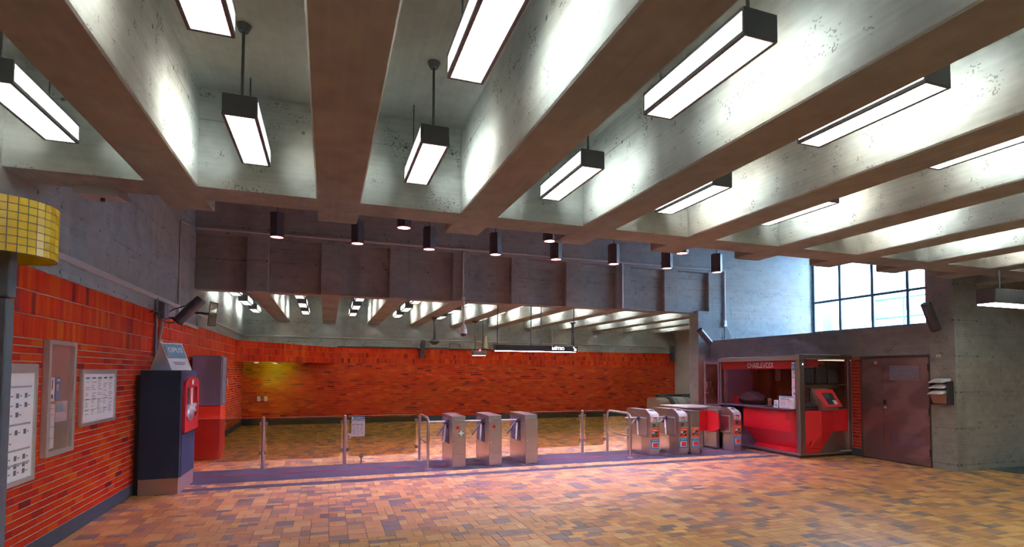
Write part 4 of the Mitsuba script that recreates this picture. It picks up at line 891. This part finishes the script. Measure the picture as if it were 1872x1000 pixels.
put(t, 'sheet', box(BX - 0.02, BX - 0.012, 9.00, 9.40, 1.045, 1.32), 'paper'); put(t, 'heading', box(BX - 0.022, BX - 0.019, 9.00, 9.40, 1.285, 1.32), 'blue_pale'); put(t, 'title', panel((BX - 0.02, 0, 0), UL, UZ, [(-9.37, -9.20, 1.245, 1.262), (-9.19, -9.12, 1.245, 1.262)]), 'blue_print')
put(t, 'fine_print', panel((BX - 0.02, 0, 0), UL, UZ, [(-9.38 + 0.2 * c, -9.22 + 0.2 * c, z, z + 0.006) for c in (0, 1) for z in np.arange(1.10, 1.23, 0.018)] + [(-9.36, -9.12, 1.058, 1.068)]), 'ink_grey')
t = thing('booth_card', 'small white upright card beside the notice on the booth counter', 'card')
put(t, 'sheet', box(BX - 0.02, BX - 0.012, 9.43, 9.55, 1.045, 1.22), 'paper'); put(t, 'marks', panel((BX - 0.02, 0, 0), UL, UZ, [(-9.52, -9.50, 1.15, 1.19), (-9.48, -9.46, 1.15, 1.19), (-9.52, -9.46, 1.08, 1.13)]), 'blue_pale')
t = thing('strip_sign', 'tall narrow white sign strip with blue top beside the booth corner post', 'sign')
put(t, 'strip', box(BX + 0.008, BX + 0.016, 8.985, 9.075, 1.05, 2.06), 'paper'); put(t, 'blue_field', box(BX + 0.004, BX + 0.009, 8.985, 9.068, 1.90, 2.03), 'blue_print')
an = trimesh.creation.annulus(0.022, 0.032, 0.004, sections=20); an.apply_transform(trimesh.transformations.rotation_matrix(PI / 2, [0, 1, 0])); an.apply_translation([BX + 0.003, 9.027, 1.965]); put(t, 'symbol', an, 'paper', 30)
put(t, 'print', panel((BX + 0.0078, 0, 0), UL, UZ, [(-9.07, -8.99, z, z + 0.008) for z in (1.88, 1.73, 1.50)] + [(-9.02, -8.995, 1.82, 1.85), (-9.03, -9.0, 1.36, 1.40)]), 'ink')
# the room behind the glass
br = struct('booth_room')
put(br, 'rear_wall', box(13.4, 13.6, 7.25, 12.6, 0, 2.58), 'brown_wood'); put(br, 'side_wall', box(11.15, 14.3, 12.62, 12.98, 0, 2.58), 'brown_wood'); put(br, 'right_wall', box(XR + 0.11, 14.0, 8.66, 8.80, 0, 2.65), 'brown_wood')
put(br, 'partition', box(12.1, 12.2, 10.7, 12.62, 0, 2.62), 'brown_wood'); put(br, 'brick_pier', box(12.08, 12.3, 10.55, 10.70, 0, 2.62), 'brick_3')
for i in range(16): put(br, 'brick', box(12.072, 12.10, 10.555, 10.695, 1.0 + i * 0.0715, 1.062 + i * 0.0715), f'brick_{[0, 1, 3][i % 3]}')
put(br, 'orange_wall', box(13.35, 13.41, 8.8, 10.5, 0.0, 2.6), 'brick_2'); put(br, 'soffit', box(11.15, 13.4, 8.8, 12.6, 2.22, 2.25), 'grey_paint')
put(br, 'door_frame', join(box(11.95, 12.1, 10.95, 11.02, 0, 2.2), box(11.95, 12.1, 11.95, 12.02, 0, 2.2)), 'door_dark')
def simple(name, label, cat, parts, group=None):
    t = thing(name, label, cat, group)
    for p in parts: put(t, *p)
    return t
simple('pinned_sheet', 'pale sheet pinned high on the left inside the booth', 'sheet', [('sheet', box(12.075, 12.085, 11.75, 12.0, 1.60, 1.93), 'cream'), ('lines', panel((12.0745, 0, 0), UL, UZ, [(-11.98, -11.78, z, z + .012) for z in (1.68, 1.76, 1.84)]), 'ink_grey')])
simple('blue_notice', 'small blue notice inside the booth, left of the brick pier', 'notice', [('sheet', box(12.075, 12.085, 10.80, 10.98, 1.55, 1.84), 'blue_pale'), ('band', box(12.07, 12.076, 10.80, 10.98, 1.55, 1.63), 'blue_print')])
simple('pinned_sheet', 'left of two white sheets pinned on the back of the booth', 'sheet', [('sheet', box(13.33, 13.345, 10.12, 10.50, 1.52, 1.86), 'paper_grey'), ('lines', panel((13.3295, 0, 0), UL, UZ, [(-10.47, -10.16, z, z + .012) for z in (1.60, 1.68, 1.76)]), 'ink_grey')])
simple('pinned_sheet', 'right of two white sheets pinned on the back of the booth', 'sheet', [('sheet', box(13.33, 13.345, 9.82, 10.04, 1.48, 1.87), 'paper_grey'), ('lines', panel((13.3295, 0, 0), UL, UZ, [(-10.02, -9.85, z, z + .012) for z in (1.60, 1.70)]), 'ink_grey')])
simple('wall_flag', 'red and white maple leaf flag hung low at the back of the booth', 'flag', [('cloth', box(13.32, 13.34, 9.75, 10.60, 0.85, 1.42), 'paper_grey'), ('band', box(13.31, 13.322, 9.75, 9.97, 0.85, 1.42), 'red_orange'), ('band', box(13.31, 13.322, 10.42, 10.60, 0.85, 1.42), 'red_orange'),
        ('leaf', prism([(10.2 + a * 1.6, 1.13 + b * 1.6) for a, b in ((0, .14), (.03, .08), (.06, .10), (.05, .02), (.10, .06), (.13, .01), (.06, -.06), (.01, -.07), (0, -.13), (-.01, -.07), (-.06, -.06), (-.13, .01), (-.10, .06), (-.05, .02), (-.06, .10), (-.03, .08))], 0, 13.30, 13.315), 'red_orange')])
simple('office_chair', 'dark high-backed office chair inside the booth', 'chair', [('back', box(11.40, 11.47, 10.12, 10.48, 1.0, 1.50, 0.03), 'navy'), ('seat', box(10.95, 11.42, 10.05, 10.55, 0.50, 0.60, 0.03), 'navy'), ('stem', cyl((11.2, 10.3, 0.1), (11.2, 10.3, 0.5), 0.04, 12), 'black', 30),
        ('foot', join(*[box(11.2 - 0.25, 11.2 + 0.25, 10.28, 10.32, 0.064, 0.11).apply_transform(trimesh.transformations.rotation_matrix(a, [0, 0, 1], [11.2, 10.3, 0])) for a in (0, 1.05, 2.1)]), 'black')])
m = trimesh.creation.icosphere(3, 1.0); nz = meshkit.fbm(m.vertices * 2.2, 3, 5); m.vertices *= (0.8 + 0.45 * nz)[:, None]; m.apply_scale([0.22, 0.42, 0.20]); m.apply_translation([10.15, 10.75, 1.16]); m.vertices[:, 2] = np.maximum(m.vertices[:, 2], 1.045)
m2 = m.copy(); m2.apply_scale([1, 0.45, 0.85]); m2.apply_translation([0.0, 5.48, 0.16])
simple('coat_heap', 'heap of black clothing or bags on the booth counter, left end', 'clothing', [('cloth', m, 'rubber', True)])
simple('red_folder', 'small red folder upright at the left end of the booth counter', 'folder', [('cover', box(9.9, 9.92, 11.0, 11.16, 1.045, 1.24), 'red_dark')])
simple('counter_ornament', 'small pale pink ornament on the booth counter in front of the brick pier', 'ornament', [('body', cone((9.95, 10.02, 1.045), (9.95, 10.02, 1.16), 0.05, 0.035, 14), 'skin_tone', 30), ('head', at(trimesh.creation.icosphere(2, 0.05), 9.95, 10.02, 1.19), 'skin_tone', True)])
simple('computer_monitor', 'black computer monitor on the booth counter behind the notice', 'monitor', [('screen', box(10.2, 10.25, 9.15, 9.62, 1.18, 1.46, 0.01), 'black'), ('stand', box(10.22, 10.26, 9.34, 9.42, 1.045, 1.2), 'black'), ('base', box(10.12, 10.34, 9.26, 9.5, 1.047, 1.06, 0.004), 'black')])
simple('desk_lamp', 'black lamp head on a stalk in the booth left of the monitor', 'lamp', [('head', cone((10.3, 9.75, 1.36), (10.3, 9.60, 1.42), 0.08, 0.04, 14), 'black', 30), ('stalk', tube([(10.3, 9.80, 1.045), (10.3, 9.82, 1.3), (10.3, 9.72, 1.38)], 0.014, 8, 0.05), 'black', 30)])
for i in range(3): simple('warning_light', f'small yellow light on a dark strip inside the booth, {["top", "middle", "lowest"][i]} of the three', 'light', [('lens', box(12.07, 12.08, 10.43, 10.47, 1.72 - i * 0.22, 1.78 - i * 0.22, 0.003), 'yellow_print')], None)
simple('keypad', 'flat dark keypad lying on the booth counter', 'keypad', [('body', box(9.72, 9.95, 9.66, 9.92, 1.047, 1.067, 0.005), 'black'), ('keys', box(9.75, 9.92, 9.70, 9.88, 1.066, 1.072), 'grey_box')])
simple('pen_tray', 'pale pen tray on the booth counter beside the white card', 'tray', [('tray', box(9.68, 9.76, 9.56, 9.66, 1.047, 1.075, 0.008), 'paper_grey')])
# shelves and equipment behind the side glass
simple('booth_shelf', 'dark red shelf behind the right window of the booth', 'shelf', [('board', box(10.3, 11.9, 9.35, 9.65, 1.48, 1.56, 0.004), 'brown_wood'), ('support', box(11.6, 11.7, 9.4, 9.6, 1.04, 1.46), 'brown_wood')])
for i, (a, b, h, lb) in enumerate(((10.32, 10.62, 0.40, 'black box with a white top edge on the booth shelf, leftmost'), (10.65, 11.0, 0.46, 'black equipment case on the booth shelf, middle one'), (11.05, 11.4, 0.34, 'black equipment case on the booth shelf, rightmost'))):
    simple('equipment_case', lb, 'case', [('body', box(a, b, 9.36, 9.62, 1.562, 1.56 + h, 0.02), 'black'), ('front', box(a + .03, b - .03, 9.352, 9.362, 1.60, 1.53 + h, 0.004), 'slate')] + ([('top', box(a, b, 9.37, 9.6, 1.56 + h, 1.60 + h), 'paper_grey')] if i == 0 else []))
simple('carton', 'grey carton below the shelf behind the right window of the booth', 'carton', [('body', box(10.40, 11.05, 9.32, 9.6, 1.046, 1.42, 0.006), 'grey_paint'), ('flap', box(10.5, 10.9, 9.312, 9.32, 1.10, 1.36, 0.002), 'paper_grey')])
simple('orange_sign', 'thin orange strip high behind the right window of the booth', 'sign', [('strip', box(10.1, 10.9, 9.7, 9.72, 2.02, 2.08), 'orange_print')])
# glazed door between booth and column
d2 = struct('door_2')
put(d2, 'frame', join(box(9.64, 9.72, 11.9, 11.98, 0, 2.12, 0.004), box(10.30, 10.37, 11.9, 11.98, 0, 2.12, 0.004), box(9.64, 10.37, 11.9, 11.98, 2.06, 2.14, 0.004)), 'door_steel')
put(d2, 'leaf', box(9.74, 10.28, 11.92, 11.96, 0.02, 1.0), 'door_steel'); put(d2, 'pane', (np.array([(9.74, 11.94, 1.0), (10.28, 11.94, 1.0), (10.28, 11.94, 2.06), (9.74, 11.94, 2.06)]), np.array([[0, 1, 2, 3]])), 'booth_glass')
put(d2, 'handle', join(box(9.76, 9.80, 11.86, 11.92, 1.45, 1.60, 0.006), box(9.76, 9.86, 11.85, 11.88, 1.30, 1.33, 0.004)), 'steel_plain')
put(d2, 'side_frame', box(9.62, 9.68, 11.36, 11.42, 0, 2.12, 0.004), 'door_dark'); put(d2, 'side_rail', box(9.62, 9.68, 11.42, 11.90, 2.05, 2.12, 0.004), 'door_dark'); put(d2, 'side_panel', box(9.63, 9.67, 11.42, 11.90, 0, 1.0, 0.004), 'door_dark')
put(d2, 'side_pane', (np.array([(9.65, 11.42, 1.0), (9.65, 11.90, 1.0), (9.65, 11.90, 2.05), (9.65, 11.42, 2.05)]), np.array([[0, 1, 2, 3]])), 'booth_glass')
put(d2, 'handle', join(box(9.585, 9.62, 11.78, 11.84, 1.42, 1.58, 0.006), box(9.58, 9.62, 11.74, 11.86, 1.28, 1.31, 0.004)), 'steel_plain'); put(d2, 'header', box(9.64, 10.37, 11.92, 12.0, 2.145, 2.235), 'door_dark'); put(d2, 'infill', box(10.375, XR + 0.1, 11.92, 12.0, 0, 2.235), 'door_dark'); put(d2, 'backing', box(9.72, 10.36, 12.3, 12.34, 0, 2.23), 'brown_wood')

# ------------------------------------------------------------------ steel double door
d1 = struct('door_1')
put(d1, 'frame', join(box(XR - 0.012, XR + 0.08, 7.20, 8.64, 2.15, 2.20), box(XR - 0.008, XR + 0.08, 8.605, 8.635, 0, 2.16), box(XR - 0.008, XR + 0.08, 7.195, 7.222, 0, 2.19)), 'door_dark')
put(d1, 'leaf', box(XR - 0.006, XR + 0.05, 8.152, 8.605, 0.015, 2.145, 0.003), 'door_steel', label='narrow door leaf'); put(d1, 'leaf', box(XR - 0.006, XR + 0.05, 7.225, 8.145, 0.015, 2.15, 0.003), 'door_steel', label='wide door leaf with two louvres')
put(d1, 'backing', box(XR + 0.05, XR + 0.1, 7.2, 8.64, 0, 2.2), 'black')
for z0, z1 in ((1.685, 1.995), (0.345, 0.635)):
    k = num(f'{d1}__louvre'); scene[k] = mikit.ply(join(box(XR - 0.012, XR - 0.004, 7.37, 8.01, z0 - 0.015, z0), box(XR - 0.012, XR - 0.004, 7.37, 8.01, z1, z1 + 0.015), box(XR - 0.012, XR - 0.004, 7.37, 7.39, z0, z1), box(XR - 0.012, XR - 0.004, 7.99, 8.01, z0, z1)), 'door_steel')
    n = 12
    for i in range(n):
        z = z0 + (i + 0.5) * (z1 - z0) / n
        put(k, 'slat', hull([(XR - 0.014, y, z - 0.010) for y in (7.39, 7.99)] + [(XR - 0.004, y, z + 0.008) for y in (7.39, 7.99)] + [(XR - 0.004, y, z + 0.004) for y in (7.39, 7.99)]), 'door_steel' if z0 < 1 else 'steel_plain')
put(d1, 'handle', box(XR - 0.03, XR - 0.005, 8.07, 8.12, 1.17, 1.27, 0.006), 'black'); put(d1, 'lock', cyl((XR - 0.025, 8.09, 1.115), (XR - 0.004, 8.09, 1.115), 0.024, 14), 'steel_white', 30)
for z in (1.95, 1.08, 0.28): put(d1, 'hinge', box(XR - 0.02, XR, 7.205, 7.235, z - 0.07, z + 0.07, 0.003), 'black')
put(d1, 'sign', box(XR - 0.012, XR - 0.005, 8.22, 8.31, 2.03, 2.085), 'red_print'); put(d1, 'sign_mark', box(XR - 0.015, XR - 0.011, 8.26, 8.31, 2.03, 2.085), 'paper')
t = thing('wall_button', 'tiny cream box on the concrete pier above the leaflet rack', 'fitting')
put(t, 'body', box(XR - 0.04, XR, 6.99, 7.06, 2.14, 2.20, 0.008), 'cream')
# leaflet rack
t = thing('leaflet_rack', 'black wall rack with three tilted stacks of white leaflets on the concrete pier', 'rack')
put(t, 'side', box(XR - 0.17, XR, 6.785, 6.805, 1.24, 1.68, 0.004), 'black'); put(t, 'back', box(XR - 0.02, XR, 6.80, 7.10, 1.24, 1.70), 'black'); put(t, 'side', box(XR - 0.15, XR, 7.095, 7.11, 1.24, 1.66, 0.004), 'black')
put(t, 'pocket', hull([(XR - 0.20, 6.81, 1.44), (XR - 0.20, 7.09, 1.44), (XR - 0.14, 6.83, 1.26), (XR - 0.14, 7.07, 1.26), (XR - 0.01, 6.81, 1.44), (XR - 0.01, 7.09, 1.44), (XR - 0.01, 6.83, 1.26), (XR - 0.01, 7.07, 1.26)]), 'brown_wood')
for i, (z, ex) in enumerate(((1.66, 0.0), (1.555, -0.01), (1.445, 0.03))):
    s = thing('leaflet_stack', f'{["top", "middle", "bottom"][i]} stack of white leaflets in the black wall rack', 'leaflets')
    put(s, 'sheets', hull([(XR - 0.24 - ex, y, z - 0.01) for y in (6.83, 7.09)] + [(XR - 0.24 - ex, y, z + 0.005) for y in (6.83, 7.08)] + [(XR - 0.02, y, z + 0.075) for y in (6.82, 7.08)] + [(XR - 0.02, y, z + 0.03) for y in (6.82, 7.08)] + [(XR - 0.16 - ex, y, z + 0.055) for y in (6.86, 7.05)]), 'paper')
    put(s, 'notch', hull([(XR - 0.243 - ex, y, z - 0.008) for y in (6.90, 7.02)] + [(XR - 0.225 - ex, y, z + 0.012) for y in (6.90, 7.02)] + [(XR - 0.22, y, z) for y in (6.90, 7.02)]), 'grey_box')
